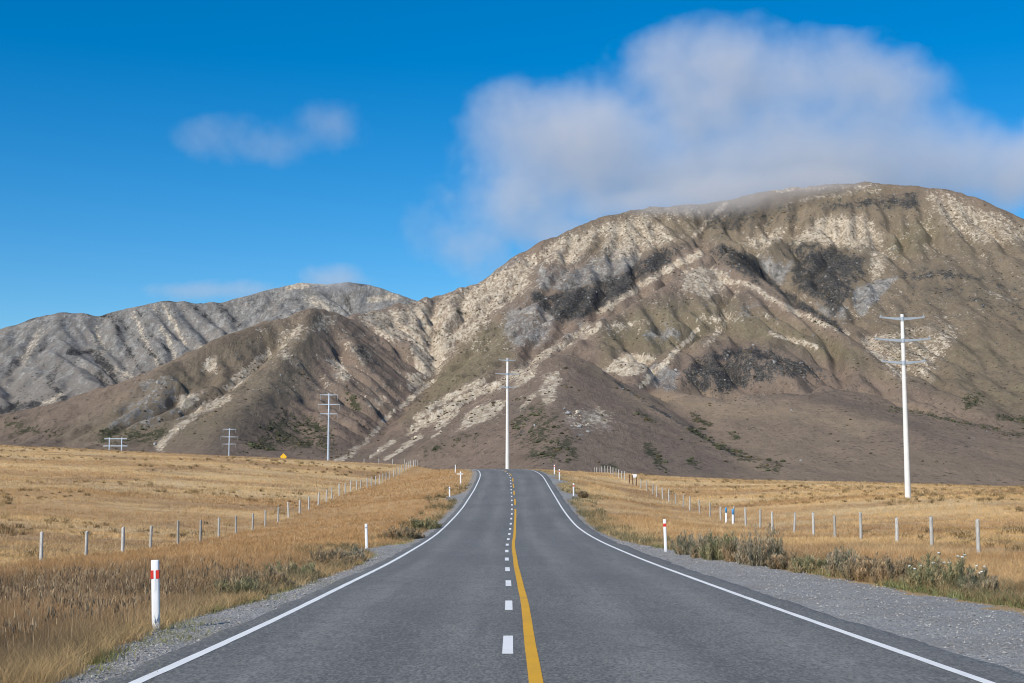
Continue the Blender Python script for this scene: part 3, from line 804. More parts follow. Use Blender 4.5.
def stroke(mask, pts, w, v):
    p = np.array(pts, float); q = w * 1.6 + 4
    x0, y0 = np.maximum(p.min(0) - q - np.array([MX0, 0]), 0).astype(int); x1, y1 = (p.max(0) + q - np.array([MX0, 0])).astype(int)
    x1 = min(x1, MW); y1 = min(y1, MH)
    X = _mx[y0:y1, x0:x1].astype(float); Y = _my[y0:y1, x0:x1].astype(float); d = np.full(X.shape, 1e9)
    if len(p) == 1: d = np.hypot(X - p[0, 0], Y - p[0, 1])
    for a, b in zip(p[:-1], p[1:]):
        t = np.clip(((X - a[0]) * (b[0] - a[0]) + (Y - a[1]) * (b[1] - a[1])) / ((b - a) ** 2).sum(), 0, 1)
        d = np.minimum(d, np.hypot(X - a[0] - t * (b[0] - a[0]), Y - a[1] - t * (b[1] - a[1])))
    m = mask[y0:y1, x0:x1]; np.maximum(m, v * np.clip(1.25 - d / w, 0, 1).clip(0, 1), out=m)
scree, grey, dark, bush, green, pale = (new_mask() for _ in range(6))
# light tan scree
poly(scree, [(400,300),(425,300),(465,287),(512,262),(540,250),(560,237),(590,227),(650,208),(656,228),(625,240),(600,237),(575,272),(540,257),(530,290),(500,310),(475,340),(440,350),(410,340)], .60)
poly(scree, [(356,312),(411,306),(456,295),(456,353),(434,376),(420,376),(409,345),(378,337),(359,326)], .62)
poly(scree, [(410,345),(436,350),(440,368),(428,377),(416,370)], .95, 3)
poly(scree, [(405,374),(418,372),(424,384),(410,392)], .75, 3)
poly(scree, [(275,334),(300,323),(312,328),(290,345),(308,370),(277,362)], .55)
poly(scree, [(325,359),(339,359),(353,378),(345,386)], .66, 3)
poly(scree, [(339,334),(372,353),(367,367),(345,350)], .58)
poly(scree, [(300,325),(330,310),(345,318),(335,330),(310,336)], .48)
stroke(scree, [(267,353),(255,364),(242,376),(230,386)], 6, .85)
stroke(scree, [(228,398),(210,406),(198,411),(174,431),(160,448)], 5, .75)
poly(scree, [(174,396),(184,395),(203,391),(200,399),(192,407),(179,413)], .8, 3)
poly(scree, [(206,359),(219,354),(216,373),(200,370)], .8, 3)
poly(scree, [(360,402),(385,392),(392,402),(375,412)], .5, 4)
stroke(scree, [(433,381),(415,395),(400,407)], 3, .9); stroke(scree, [(395,410),(366,441),(350,454),(336,461)], 3.5, .62)
stroke(scree, [(482,381),(450,397),(430,409),(417,418)], 5, .8)
stroke(scree, [(497,385),(462,400),(435,417),(410,431)], 5.5, .9)
poly(scree, [(460,427),(470,410),(490,402),(507,399),(500,411),(485,422),(457,431)], .9, 3)
stroke(scree, [(457,412),(437,427)], 4, .75); stroke(scree, [(421,436),(400,449),(385,459)], 2.5, .9); stroke(scree, [(393,441),(380,450),(370,457)], 2.5, .8)
stroke(scree, [(440,432),(432,437)], 2.5, .7)
stroke(scree, [(587,325),(570,342),(550,351),(525,366),(500,383)], 5.5, .7)
poly(scree, [(545,375),(560,372),(558,397),(547,405),(535,395)], .66, 4); stroke(scree, [(533,395),(520,410)], 4, .65)
poly(scree, [(515,372),(540,362),(535,380),(512,392)], .6, 4)
poly(scree, [(565,410),(600,405),(618,420),(600,432),(570,428)], .42, 5)
stroke(scree, [(598,312),(625,295),(662,272),(682,261),(700,254)], 5.2, .74)
poly(scree, [(680,274),(700,264),(730,272),(727,287),(705,300),(685,290)], .72)
stroke(scree, [(722,280),(745,283),(760,292),(800,315),(847,333)], 3.4, .74); stroke(scree, [(862,342),(885,362),(905,378)], 5, .6)
poly(scree, [(600,230),(662,222),(680,240),(655,250),(625,262),(600,260)], .56)
poly(scree, [(738,242),(775,228),(792,223),(780,240),(765,250),(752,250)], .62)
poly(scree, [(815,217),(863,212),(885,235),(880,250),(850,250),(825,247),(790,245),(795,235)], .64)
poly(scree, [(697,315),(735,312),(745,320),(720,324),(697,322)], .55); poly(scree, [(600,322),(640,315),(660,322),(640,332),(605,338)], .4)
stroke(scree, [(725,204),(707,222),(692,237)], 3.5, .62); stroke(scree, [(740,206),(716,222)], 2.5, .55)
poly(scree, [(640,206),(690,203),(700,212),(680,225),(650,222)], .45)
poly(scree, [(602,370),(622,354),(647,354),(657,357),(642,372),(620,377)], .97, 2)
stroke(scree, [(697,330),(680,347),(660,367),(640,386)], 3.6, .78); stroke(scree, [(722,328),(705,345)], 5, .5)
stroke(scree, [(770,333),(785,338),(816,346)], 3.5, .7); stroke(scree, [(600,324),(585,337)], 4, .7)
poly(scree, [(923,190),(948,191),(1040,230),(1040,243),(985,247),(948,232),(928,206)], .5)
poly(scree, [(870,245),(890,250),(886,275),(873,285),(865,262)], .5)
poly(scree, [(862,333),(940,320),(962,326),(958,340),(930,380),(890,375),(870,352)], .42); poly(scree, [(862,336),(880,340),(880,354),(868,352)], .72, 3)
poly(scree, [(700,400),(730,395),(790,398),(760,402)], .3)
stroke(scree, [(985,290),(1010,300)], 4, .45); stroke(scree, [(760,190),(870,186),(880,190),(800,200)], 4, .4)
poly(scree, [(420,300),(640,208),(870,182),(1040,225),(1040,300),(960,330),(880,330),(820,330),(640,330),(560,350),(470,370)], .21, 14)
poly(scree, [(250,325),(318,306),(420,300),(440,370),(400,400),(330,400),(240,400)], .22, 10); poly(scree, [(480,372),(560,365),(570,420),(500,430),(440,440)], .2, 12)
poly(scree, [(610,350),(700,330),(850,345),(940,400),(800,360),(700,380)], .14, 12)
# grey rock
poly(grey, [(536,262),(575,268),(612,245),(625,237),(640,250),(656,252),(620,290),(575,300),(535,290)], .62)
poly(grey, [(500,310),(540,298),(560,312),(548,345),(515,350),(500,335)], .6)
poly(grey, [(853,290),(878,280),(898,277),(878,302),(860,320),(853,305)], .85, 3)
poly(grey, [(757,255),(797,262),(782,290),(770,285),(757,272)], .7); poly(grey, [(800,296),(850,300),(850,330),(820,316)], .6)
poly(grey, [(560,335),(580,322),(590,328),(565,350),(545,356)], .55)
poly(grey, [(640,370),(660,360),(680,372),(676,392),(650,388)], .7); poly(grey, [(715,345),(745,350),(755,365),(735,378),(700,378)], .45)
poly(grey, [(640,325),(680,325),(690,338),(660,345),(640,338)], .5); poly(grey, [(690,300),(760,298),(775,318),(740,328)], .35)
poly(grey, [(475,275),(520,250),(525,262),(490,285)], .5)
poly(grey, [(560,408),(612,405),(610,430),(575,440)], .45)
poly(grey, [(330,370),(350,366),(352,385),(330,382)], .5); poly(grey, [(140,375),(180,375),(190,420),(120,440),(100,435)], .42)
# dark heath and rock, with ravine shade and a cloud shadow painted in
poly(dark, [(800,252),(830,245),(865,257),(868,275),(850,300),(835,318),(815,300),(793,292),(790,270)], .72)
poly(dark, [(810,205),(868,195),(923,192),(918,210),(868,209),(830,212)], .62); poly(dark, [(768,250),(793,240),(828,237),(820,252),(790,258)], .58)
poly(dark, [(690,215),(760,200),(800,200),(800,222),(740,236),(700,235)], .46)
poly(dark, [(898,271),(943,266),(983,275),(1000,283),(978,284),(938,281),(903,284)], .6)  # cloud shadow across the right shoulder, painted as a dark band
poly(dark, [(677,385),(687,362),(722,347),(755,342),(785,352),(816,362),(838,380),(816,380),(765,384),(720,397),(690,391)], .62)
poly(dark, [(540,300),(580,284),(600,278),(625,270),(656,250),(690,240),(668,266),(617,299),(587,320),(560,322)], .74, 6); poly(dark, [(542,296),(575,288),(600,284),(612,300),(588,319),(562,321)], .95, 5); stroke(dark, [(722,247),(746,258),(772,284),(802,306),(842,330)], 5, .85); stroke(dark, [(560,318),(548,305),(538,296)], 8, .8); stroke(dark, [(604,374),(642,400),(682,426),(735,455)], 2.5, .55); stroke(dark, [(548,352),(520,366),(500,380)], 2.5, .4)  # hollow: dark rock plus painted shade; shade along the ravine painted too
poly(dark, [(700,250),(730,246),(757,258),(762,285),(790,300),(830,325),(760,290),(735,270)], .6, 4)  # shaded right side of the peak, painted dark
poly(dark, [(330,335),(360,320),(385,335),(400,360),(375,372),(345,356)], .38)
poly(dark, [(205,370),(240,345),(255,352),(230,375),(200,385)], .42)
poly(dark, [(500,385),(540,405),(545,430),(515,445),(495,430)], .3)
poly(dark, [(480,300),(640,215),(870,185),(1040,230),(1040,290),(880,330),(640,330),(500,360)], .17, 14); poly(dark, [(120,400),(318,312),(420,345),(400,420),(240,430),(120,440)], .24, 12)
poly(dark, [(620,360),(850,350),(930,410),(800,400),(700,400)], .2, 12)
# bush
poly(bush, [(255,426),(283,409),(322,420),(339,437),(345,451),(283,456),(236,455)], .62); poly(bush, [(342,387),(361,401),(361,414),(350,410)], .8, 3)
poly(bush, [(148,425),(171,420),(169,439),(142,450),(92,446),(95,428)], .66)
poly(bush, [(0,415),(30,420),(60,425),(70,436),(40,440),(0,432)], .55)
poly(bush, [(512,404),(550,400),(572,430),(584,452),(565,466),(535,464),(510,440)], .52); poly(bush, [(540,440),(572,436),(584,460),(550,464)], .66, 4)
stroke(bush, [(425,452),(450,444),(476,434)], 9, .5)
stroke(bush, [(692,415),(700,420),(708,426)], 5, .75); stroke(bush, [(690,428),(712,442),(735,454),(760,464),(778,472)], 6, .75)
stroke(bush, [(648,446),(656,458),(664,468)], 8, .78); stroke(bush, [(636,415),(655,420)], 7, .5); stroke(bush, [(690,461),(700,466)], 5, .75)
stroke(bush, [(768,460),(782,464)], 4, .72); stroke(bush, [(603,464),(614,466)], 6, .82); stroke(bush, [(730,433),(738,437)], 4, .7)
stroke(bush, [(889,410),(912,413),(939,418),(987,427),(1030,438)], 3.2, .72); poly(bush, [(960,396),(982,392),(986,404),(966,412)], .75, 3)
stroke(bush, [(998,418),(1030,421)], 5.5, .8); stroke(bush, [(456,311),(468,315)], 3, .75); stroke(bush, [(440,331),(441,335)], 3, .75)
stroke(bush, [(840,410),(862,414)], 2, .5); stroke(bush, [(880,340),(900,360)], 5, .35)
# greener tussock
poly(green, [(908,215),(928,213),(948,235),(923,257),(893,264),(878,247)], .85, 8)
poly(green, [(600,330),(640,306),(690,302),(760,310),(850,345),(905,385),(800,350),(720,335),(660,358),(620,352),(600,368)], .75, 8)
poly(green, [(480,325),(505,318),(515,360),(450,396),(405,420),(440,368)], .8, 8)
poly(green, [(780,195),(880,184),(900,190),(820,205)], .6, 5)
poly(green, [(640,300),(700,296),(740,300),(760,312),(700,330),(640,335)], .6, 8)
poly(green, [(870,335),(900,320),(930,330),(940,365),(960,400),(900,375)], .55, 8)
poly(green, [(560,235),(640,210),(870,184),(1040,222),(1040,420),(960,400),(900,345),(840,330),(700,240),(600,260)], .5, 12)
poly(dark, [(900,262),(960,258),(1040,285),(1040,330),(960,310),(905,300)], .36, 10); poly(green, [(880,330),(1040,330),(1040,430),(960,400)], .6, 12)
poly(green, [(60,440),(170,364),(260,322),(330,312),(300,400),(200,450)], .45, 12)
# pale dry grass on the smooth apron and the foothill flanks
poly(pale, [(650,395),(690,394),(790,402),(860,415),(900,425),(860,440),(790,420),(720,425),(690,412)], .95, 8)
poly(pale, [(700,420),(800,420),(900,440),(1040,470),(1040,492),(640,492),(740,470)], .55, 12)
poly(pale, [(960,430),(1040,440),(1040,470),(990,462)], .5, 8); poly(pale, [(570,356),(600,372),(660,408),(735,452),(700,440),(620,395)], .55, 4)
poly(pale, [(850,390),(900,395),(1040,450),(960,440)], .4, 8)
# far mountain
fdark = new_mask(); fscree = new_mask()
for L_, w_, v_ in (([(60,311),(90,312),(110,316),(125,345),(150,385)], 4, .55), ([(110,312),(140,340),(165,368)], 4, .5), ([(135,308),(152,335),(170,352)], 3.5, .5), ([(190,303),(210,322)], 5, .5),
                   ([(215,302),(240,325)], 5, .5), ([(70,352),(95,352),(112,372),(118,390)], 7, .62), ([(0,385),(20,360),(45,345)], 7, .5), ([(60,360),(50,385),(70,405)], 7, .5), ([(0,410),(30,405),(60,415)], 8, .6), ([(100,375),(112,395),(90,400)], 9, .62),
                   ([(350,285),(375,283),(405,292)], 4, .7), ([(285,300),(300,300)], 4, .5), ([(345,295),(350,312),(365,315)], 5, .55), ([(10,326),(60,310),(100,311)], 2.5, .6), ([(140,303),(172,299),(200,302)], 2.5, .6)): stroke(fdark, L_, w_, v_)
for L_, w_, v_ in (([(132,312),(150,350),(165,372)], 4, .5), ([(155,308),(170,345),(180,370)], 5, .5), ([(165,305),(185,345)], 3, .6), ([(95,330),(105,365),(128,378)], 6, .5), ([(40,330),(20,365)], 6, .4), ([(35,410),(60,395),(80,415)], 6, .55),
                   ([(290,288),(310,283),(330,283)], 4, .8), ([(200,345),(205,365)], 4, .6), ([(310,300),(330,310)], 8, .5), ([(370,300),(395,296)], 5, .7)): stroke(fscree, L_, w_, v_)
bush = blur(bush, 6) * .84
def sample(mask, px, py):
    i = np.clip(px - MX0, 0, MW - 1.01); j = np.clip(py, 0, MH - 1.01)
    i0 = i.astype(int); j0 = j.astype(int); a = i - i0; b = j - j0
    i1 = np.minimum(i0 + 1, MW - 1); j1 = np.minimum(j0 + 1, MH - 1)
    return (mask[j0, i0] * (1 - a) + mask[j0, i1] * a) * (1 - b) + (mask[j1, i0] * (1 - a) + mask[j1, i1] * a) * b

def slope_material(name, brown, brown2, olive, far=False):
    t = NT(name); p = t.coord()
    k = 1.0 if not far else .5
    A = t.n('ShaderNodeSeparateColor'); t.t.links.new(t.attr('cover').outputs['Color'], A.inputs[0])
    B = t.n('ShaderNodeSeparateColor'); t.t.links.new(t.attr('plants').outputs['Color'], B.inputs[0])
    pd_ = t.mapping(p, (1.35, .42, .5)); n1 = t.noise(.040 * k, 10, .78, pd_, .5); n2 = t.noise(.16 * k, 6, .75, t.mapping(p, (1.2, .6, .7))); n3 = t.noise(.011 * k, 5, .6, p)
    n4 = t.noise(.060 * k, 10, .80, t.mapping(p, (1.2, .5, .6), (.0, .0, .2)), .3)
    n5 = t.noise(.30 * k, 4, .75, p); n6 = t.noise(.09 * k, 8, .75, t.mapping(p, (1.3, .4, .35)), .4)
    m1 = t.math('ADD', t.math('MULTIPLY', n1, .42), t.math('ADD', t.math('MULTIPLY', n2, .33), t.math('MULTIPLY', n5, .25)))
    m4 = t.math('ADD', t.math('MULTIPLY', n4, .5), t.math('ADD', t.math('MULTIPLY', n2, .2), t.math('MULTIPLY', n5, .3)))
    m6 = t.math('ADD', t.math('MULTIPLY', n6, .6), t.math('MULTIPLY', n2, .4))
    def sc(x, f): return tuple(f * v for v in x)
    c = t.ramp(n3, [(.32, brown2), (.65, brown)])
    c = t.mix(t.math('MULTIPLY', B.outputs[1], t.mr(n4, .3, .6, .35, 1)), c, olive)
    c = t.mix(t.math('MULTIPLY', B.outputs[2], t.mr(n4, .3, .55, .5, 1)), c, (.315, .24, .16))
    qz = t.mr(B.outputs[2], 0, 1, 1, .35)
    c = t.mix(t.math('MULTIPLY', qz, t.mr(m1, .475, .545, 0, .6)), c, t.mix(.5, c, sc(brown, .42)))
    c = t.mix(t.mr(n5, .53, .63, 0, .5), c, t.mix(.6, c, sc(brown, 1.9)))
    c = t.mix(t.math('MULTIPLY', qz, t.mr(m6, .54, .60, 0, .55)), c, t.mix(.6, c, (.34, .285, .215)))
    c = t.mix(t.math('MULTIPLY', qz, t.mr(n2, .56, .62, 0, .6)), c, sc(brown, .36))
    def cover(cv, nz, soft=.07, gain=4.6):
        s = t.math('ADD', cv, t.math('MULTIPLY', t.math('SUBTRACT', nz, .5), gain))
        return t.math('MULTIPLY', t.mr(s, .5 - soft, .5 + soft), t.mr(cv, .03, .12))
    gcol = t.ramp(m6, [(.38, (.085, .082, .078)), (.5, (.23, .222, .205)), (.62, (.42, .405, .37))])
    c = t.mix(cover(A.outputs[1], m4, .07), c, gcol)
    scol = t.ramp(n2, [(.38, (.30, .24, .165)), (.5, (.50, .42, .31)), (.62, (.64, .57, .45))])
    c = t.mix(t.math('MULTIPLY', cover(t.math('ADD', A.outputs[0], .10), m4, .16), .5), c, t.mix(.5, scol, sc(brown, 1.3)))
    c = t.mix(t.math('MULTIPLY', cover(A.outputs[0], m1), t.mr(m6, .40, .56, .45, 1.0)), c, scol)
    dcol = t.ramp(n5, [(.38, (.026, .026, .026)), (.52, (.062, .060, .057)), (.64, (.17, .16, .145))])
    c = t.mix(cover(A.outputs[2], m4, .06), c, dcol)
    bcol = t.ramp(n2, [(.38, (.032, .035, .022)), (.52, (.062, .064, .040)), (.66, (.13, .115, .07))])
    c = t.mix(cover(B.outputs[0], m1), c, bcol)
    # scattered single shrubs and stones
    sv = t.n('ShaderNodeTexVoronoi', ins={'Scale': .11 * k, 'Randomness': 1.0}); t.t.links.new(p, sv.inputs['Vector'])
    dots = t.math('MULTIPLY', t.mr(sv.outputs['Distance'], .16, .24, 1, 0), t.mr(n3, .46, .56))
    c = t.mix(t.math('MULTIPLY', dots, .75), c, (.055, .052, .035))
    h = t.math('ADD', t.math('MULTIPLY', n1, 9.0 / k), t.math('MULTIPLY', n2, 3.0 / k))
    return t.done(t.bsdf(c, .95, t.bump(h, .6, 1.0), .05))
M['slope'] = slope_material('mountain_slope', (.232, .174, .132), (.178, .139, .106), (.180, .160, .090))
M['far_slope'] = slope_material('far_mountain_slope', (.24, .215, .185), (.20, .18, .155), (.20, .18, .12), True)

def mountain_mesh(name, xs, ys, Z, ang0, ang1, ncol, r, mat, masks, fine, label, zmin):
    """dense fan of vertices over the solved height field, plus fine relief"""
    a = np.tan(np.linspace(ang0, ang1, ncol))
    Yv = np.repeat(r[:, None], ncol, 1); Xv = Yv * a[None]
    z = bspline(Z, xs, ys, Xv, Yv)
    k = np.clip((z - zmin) / 60, 0, 1)
    for wl, am in fine:
        z = z + k * (1 - .6 * sstep(1700, 1500, Yv)) * am * (fbm(Xv / wl + wl, Yv / (wl * 2.3), 3) - .5) * 2
    px, py = project(Xv, Yv, z)
    px = px + 5 * (fbm(Xv / 30, Yv / 30, 3) - .5); py = py + 4 * (fbm(Xv / 30 + 9, Yv / 30 + 4, 3) - .5)
    brk = [1.0, .78 + .44 * fbm(Xv / 40 + 5, Yv / 80, 4), .62 + .72 * fbm(Xv / 45, Yv / 90 + 3, 4)]
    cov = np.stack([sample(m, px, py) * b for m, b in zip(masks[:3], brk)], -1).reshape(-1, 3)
    pl = np.stack([sample(masks[3], px, py), sample(masks[4], px, py), sample(masks[5], px, py)], -1).reshape(-1, 3)
    o = mesh_np(name, np.stack([Xv, Yv, z], -1).reshape(-1, 3), grid_faces(len(r), ncol), mat, None, True, {'cover': cov, 'plants': pl})
    tag(o, label, None, None, 'structure')
    return Xv, Yv, z, px, py
import time
_t = time.time()
xs, ys, Zn = make_near()
q = 2 if QUICK else 1
rr_ = np.concatenate([np.arange(800, 1000, 8 * q), np.arange(1000, 3060, 4.2 * q), np.arange(3060, 3500, 20)])
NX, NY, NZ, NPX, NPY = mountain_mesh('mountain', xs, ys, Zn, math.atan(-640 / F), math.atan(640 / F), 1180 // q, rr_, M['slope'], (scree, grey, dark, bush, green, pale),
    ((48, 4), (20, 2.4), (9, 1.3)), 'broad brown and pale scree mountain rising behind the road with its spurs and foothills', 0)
xs2, ys2, Zf = make_far()
greyall = new_mask(); greyall[:] = np.interp(np.arange(MH), [290, 350, 400, 430], [.64, .54, .34, .2])[:, None]
mountain_mesh('mountain', xs2, ys2, Zf, math.atan(-680 / F), math.atan(60 / F), 760 // q, np.concatenate([np.arange(3300, 5700, 9. * q), np.arange(5700, 6500, 40)]), M['far_slope'],
    (fscree, greyall, fdark, new_mask(), new_mask(), new_mask()), ((90, 4), (40, 2.5), (18, 1.5)), 'pale grey far mountain range at the left behind the brown hill', 0)
print('mountains', time.time() - _t)

# ------------------------------------------------------------------ grass, weeds, roadside bushes
def blades(x, y, z, h, w, lean, tint, seed, curve=.5):
    """one bent blade (two stacked faces as quad + tip triangle made of 2 tris + 1) per entry"""
    g = np.random.default_rng(seed); n = len(x)
    a = g.random(n) * 2 * np.pi; b = g.random(n) * 2 * np.pi
    ux, uy = np.cos(a), np.sin(a); lx, ly = np.cos(b) * lean, np.sin(b) * lean
    base = np.stack([x, y, z], -1); side = np.stack([ux * w * .5, uy * w * .5, 0 * w], -1)
    mid = base + np.stack([lx * h * .4, ly * h * .4, h * .55], -1)
    tip = base + np.stack([lx * h * (1 + curve), ly * h * (1 + curve), h * (1 - .25 * lean)], -1)
    v = np.stack([base - side, base + side, mid + side * .8, mid - side * .8, tip], 1).reshape(-1, 3)
    i = np.arange(n)[:, None] * 5
    f = np.concatenate([i + np.array([[0, 1, 2]]), i + np.array([[0, 2, 3]]), i + np.array([[3, 2, 4]])], 0)
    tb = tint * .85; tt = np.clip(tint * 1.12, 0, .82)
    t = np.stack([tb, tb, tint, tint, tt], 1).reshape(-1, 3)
    return v, f, t
class Batch:
    def __init__(s): s.v = []; s.f = []; s.t = []; s.n = 0
    def add(s, v, f, t): s.v.append(v); s.f.append(f + s.n); s.t.append(t); s.n += len(v)
    def build(s, name, mat, label, kind='stuff', parent=None):
        o = mesh_np(name, np.concatenate(s.v), np.concatenate(s.f), mat, parent, False, {'tint': np.concatenate(s.t)})
        if label: tag(o, label, None, None, kind)
        return o
def in_grass(x, y, pad=0.0):
    u = x - xc(y); j = .45 * (fbm(x / .8, y / .8, 3) - .5)
    return (u < -(outL(y) + pad + j)) | (u > outR(y) + pad + j)
def scatter(n, y0, y1, power=1.0, spread=.39, extra=3.0):
    t = rng.random(n)
    if power == 1: y = y0 + (y1 - y0) * t
    else: y = (y0 ** (1 - power) + (y1 ** (1 - power) - y0 ** (1 - power)) * t) ** (1 / (1 - power))
    x = (rng.random(n) * 2 - 1) * (spread * y + extra)
    return x, y
def lawn(B, n_tufts, per, y0, y1, h, w, rad, seed, power=1.0, clump=.5):
    x, y = scatter(n_tufts, y0, y1, power)
    ok = in_grass(x, y, .05); x, y = x[ok], y[ok]
    dens = fbm(x / 1.3, y / 1.3 + 60, 3); ok = dens + .35 * rng.random(len(x)) > .42 + .16 * clump; x, y = x[ok], y[ok]
    th = h * (.55 + .95 * fbm(x / 3.0 + 9, y / 3.0, 3)) * (.7 + .6 * rng.random(len(x)))
    col = zone_rgb(x, y) * (.72 + .5 * rng.random(len(x)))[:, None]
    # now and then a straw or a rusty tuft
    k = rng.random(len(x)); col = np.where(((k < .07) & (y > 24))[:, None], np.array([.78, .58, .33]) * (.7 + .4 * rng.random(len(x)))[:, None], col)
    k2 = (k > .95); col = np.where(k2[:, None], col * np.array([.6, .65, .6]), col)
    m = len(x); X_ = np.repeat(x, per); Y_ = np.repeat(y, per); H_ = np.repeat(th, per)
    ang = rng.random(m * per) * 6.28; r = rad * np.sqrt(rng.random(m * per))
    X_ = X_ + np.cos(ang) * r; Y_ = Y_ + np.sin(ang) * r
    Z_ = ground_z(X_, Y_) - .02
    H_ = H_ * (.6 + .6 * rng.random(len(H_)))
    T_ = np.repeat(col, per, 0) * (.8 + .4 * rng.random(len(H_)))[:, None]
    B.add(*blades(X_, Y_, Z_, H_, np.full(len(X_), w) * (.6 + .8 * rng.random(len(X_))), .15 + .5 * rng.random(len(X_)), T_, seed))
D_ = .25 if QUICK else 1.0
B = Batch()
lawn(B, int(40000 * D_), 14, 9, 24, .25, .0036, .10, 1, 1.0, .2)
lawn(B, int(52000 * D_), 10, 22, 55, .24, .0065, .14, 2, 1.3, .25)
lawn(B, int(66000 * D_), 7, 50, 130, .20, .013, .24, 3, 1.4, .4)
lawn(B, int(80000 * D_), 4, 120, 285, .20, .035, .45, 4, 1.2, .6)
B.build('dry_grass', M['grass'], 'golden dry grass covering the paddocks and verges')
# taller seed stalks on the near left verge
B = Batch()
n = int(2000 * D_); x = -4.6 - rng.random(n) ** 1.3 * 5.0; y = 10.5 + rng.random(n) * 20
ok = in_grass(x, y, .2) & (fbm(x / .9 + 5, y / .9, 3) > .47); x, y = x[ok], y[ok]
h = .42 + .35 * rng.random(len(x)) ** 2
T = np.where((rng.random(len(x)) < .5)[:, None], np.array([.42, .31, .19]), np.array([.26, .18, .11])) * (.7 + .5 * rng.random(len(x)))[:, None]
B.add(*blades(x, y, ground_z(x, y) - .02, h, np.full(len(x), .006), .05 + .25 * rng.random(len(x)), T, 12, .2))
# seed heads
hz = ground_z(x, y) + h * .78
xs_ = np.repeat(x, 4) + rng.normal(0, .015, 4 * len(x)); ys_ = np.repeat(y, 4) + rng.normal(0, .015, 4 * len(x)); zs_ = np.repeat(hz, 4) - .02 + .05 * rng.random(4 * len(x))
B.add(*blades(xs_, ys_, zs_, np.full(len(xs_), .09), np.full(len(xs_), .012), .5 * rng.random(len(xs_)), np.repeat(T, 4, 0) * 1.1, 13))
B.build('seed_stalks', M['grass'], 'thin dry seed stalks standing along the near left verge')
# tussocks on the paddocks: tight darker clumps
B = Batch()
x, y = scatter(int(5200 * (1 if not QUICK else .4)), 45, 262, 1.0)
ok = (np.abs(x - xc(y)) > 9) & (fbm(x / 14 + 80, y / 14, 3) > .5) & ((x < -18) | (x > 16)); x, y = x[ok], y[ok]
per = 40; m = len(x); s = .4 + .75 * rng.random(m) ** 2
X_ = np.repeat(x, per) + rng.normal(0, .16, m * per) * np.repeat(s, per); Y_ = np.repeat(y, per) + rng.normal(0, .16, m * per) * np.repeat(s, per)
T = np.where((rng.random(m) < .55)[:, None], np.array([.23, .165, .085]), np.array([.50, .36, .18])) * (.8 + .4 * rng.random(m))[:, None]
B.add(*blades(X_, Y_, ground_z(X_, Y_) - .02, np.repeat(s, per) * (.25 + .30 * rng.random(m * per)), np.full(m * per, .03), .3 + .7 * rng.random(m * per), np.repeat(T, per, 0) * (.8 + .4 * rng.random(m * per))[:, None], 21))
B.build('tussock_grass', M['grass'], 'scattered brown and straw tussock clumps on the paddocks')
# low weeds and green tufts along the gravel edges
B = Batch()
def weed_band(n, side, y0, y1, a, b, col, h, w, seed, thr=.45, power=1.3):
    t = rng.random(n); y = (y0 ** (1 - power) + (y1 ** (1 - power) - y0 ** (1 - power)) * t) ** (1 / (1 - power))
    off = a + (b - a) * rng.random(n) ** 1.4
    u = np.where(side > 0, outR(y) + off, -outL(y) - off); x = xc(y) + u
    ok = fbm(x / 1.1 + 3 * seed, y / 2.4, 3) > thr; x, y = x[ok], y[ok]
    m = len(x); per = 9
    X_ = np.repeat(x, per) + rng.normal(0, .09, m * per); Y_ = np.repeat(y, per) + rng.normal(0, .09, m * per)
    C = np.array(col) * (.7 + .6 * rng.random((m, 1)))
    hh = np.repeat(h * (.5 + rng.random(m)), per) * (.5 + .8 * rng.random(m * per))
    B.add(*blades(X_, Y_, ground_z(X_, Y_) - .02, hh, np.full(m * per, w) * (1 + np.repeat(y, per) / 50), .2 + .7 * rng.random(m * per), np.repeat(C, per, 0) * (.75 + .5 * rng.random((m * per, 1))), seed))
weed_band(int(1500 * D_), 1, 16, 60, .0, .7, (.28, .29, .13), .16, .010, 31, .47)
weed_band(int(1900 * D_), 1, 17, 140, .2, 2.2, (.24, .215, .12), .26, .010, 32, .5)
weed_band(int(800 * D_), -1, 14, 60, -.05, .5, (.30, .29, .12), .12, .009, 33, .5)
weed_band(int(2200 * D_), -1, 24, 140, .2, 2.2, (.24, .20, .11), .26, .010, 34, .5)
weed_band(int(1500 * D_), -1, 10, 30, -.75, .0, (.32, .31, .12), .10, .007, 35, .5)
B.build('verge_weeds', M['leaf'], 'low green and olive weeds along both gravel edges')

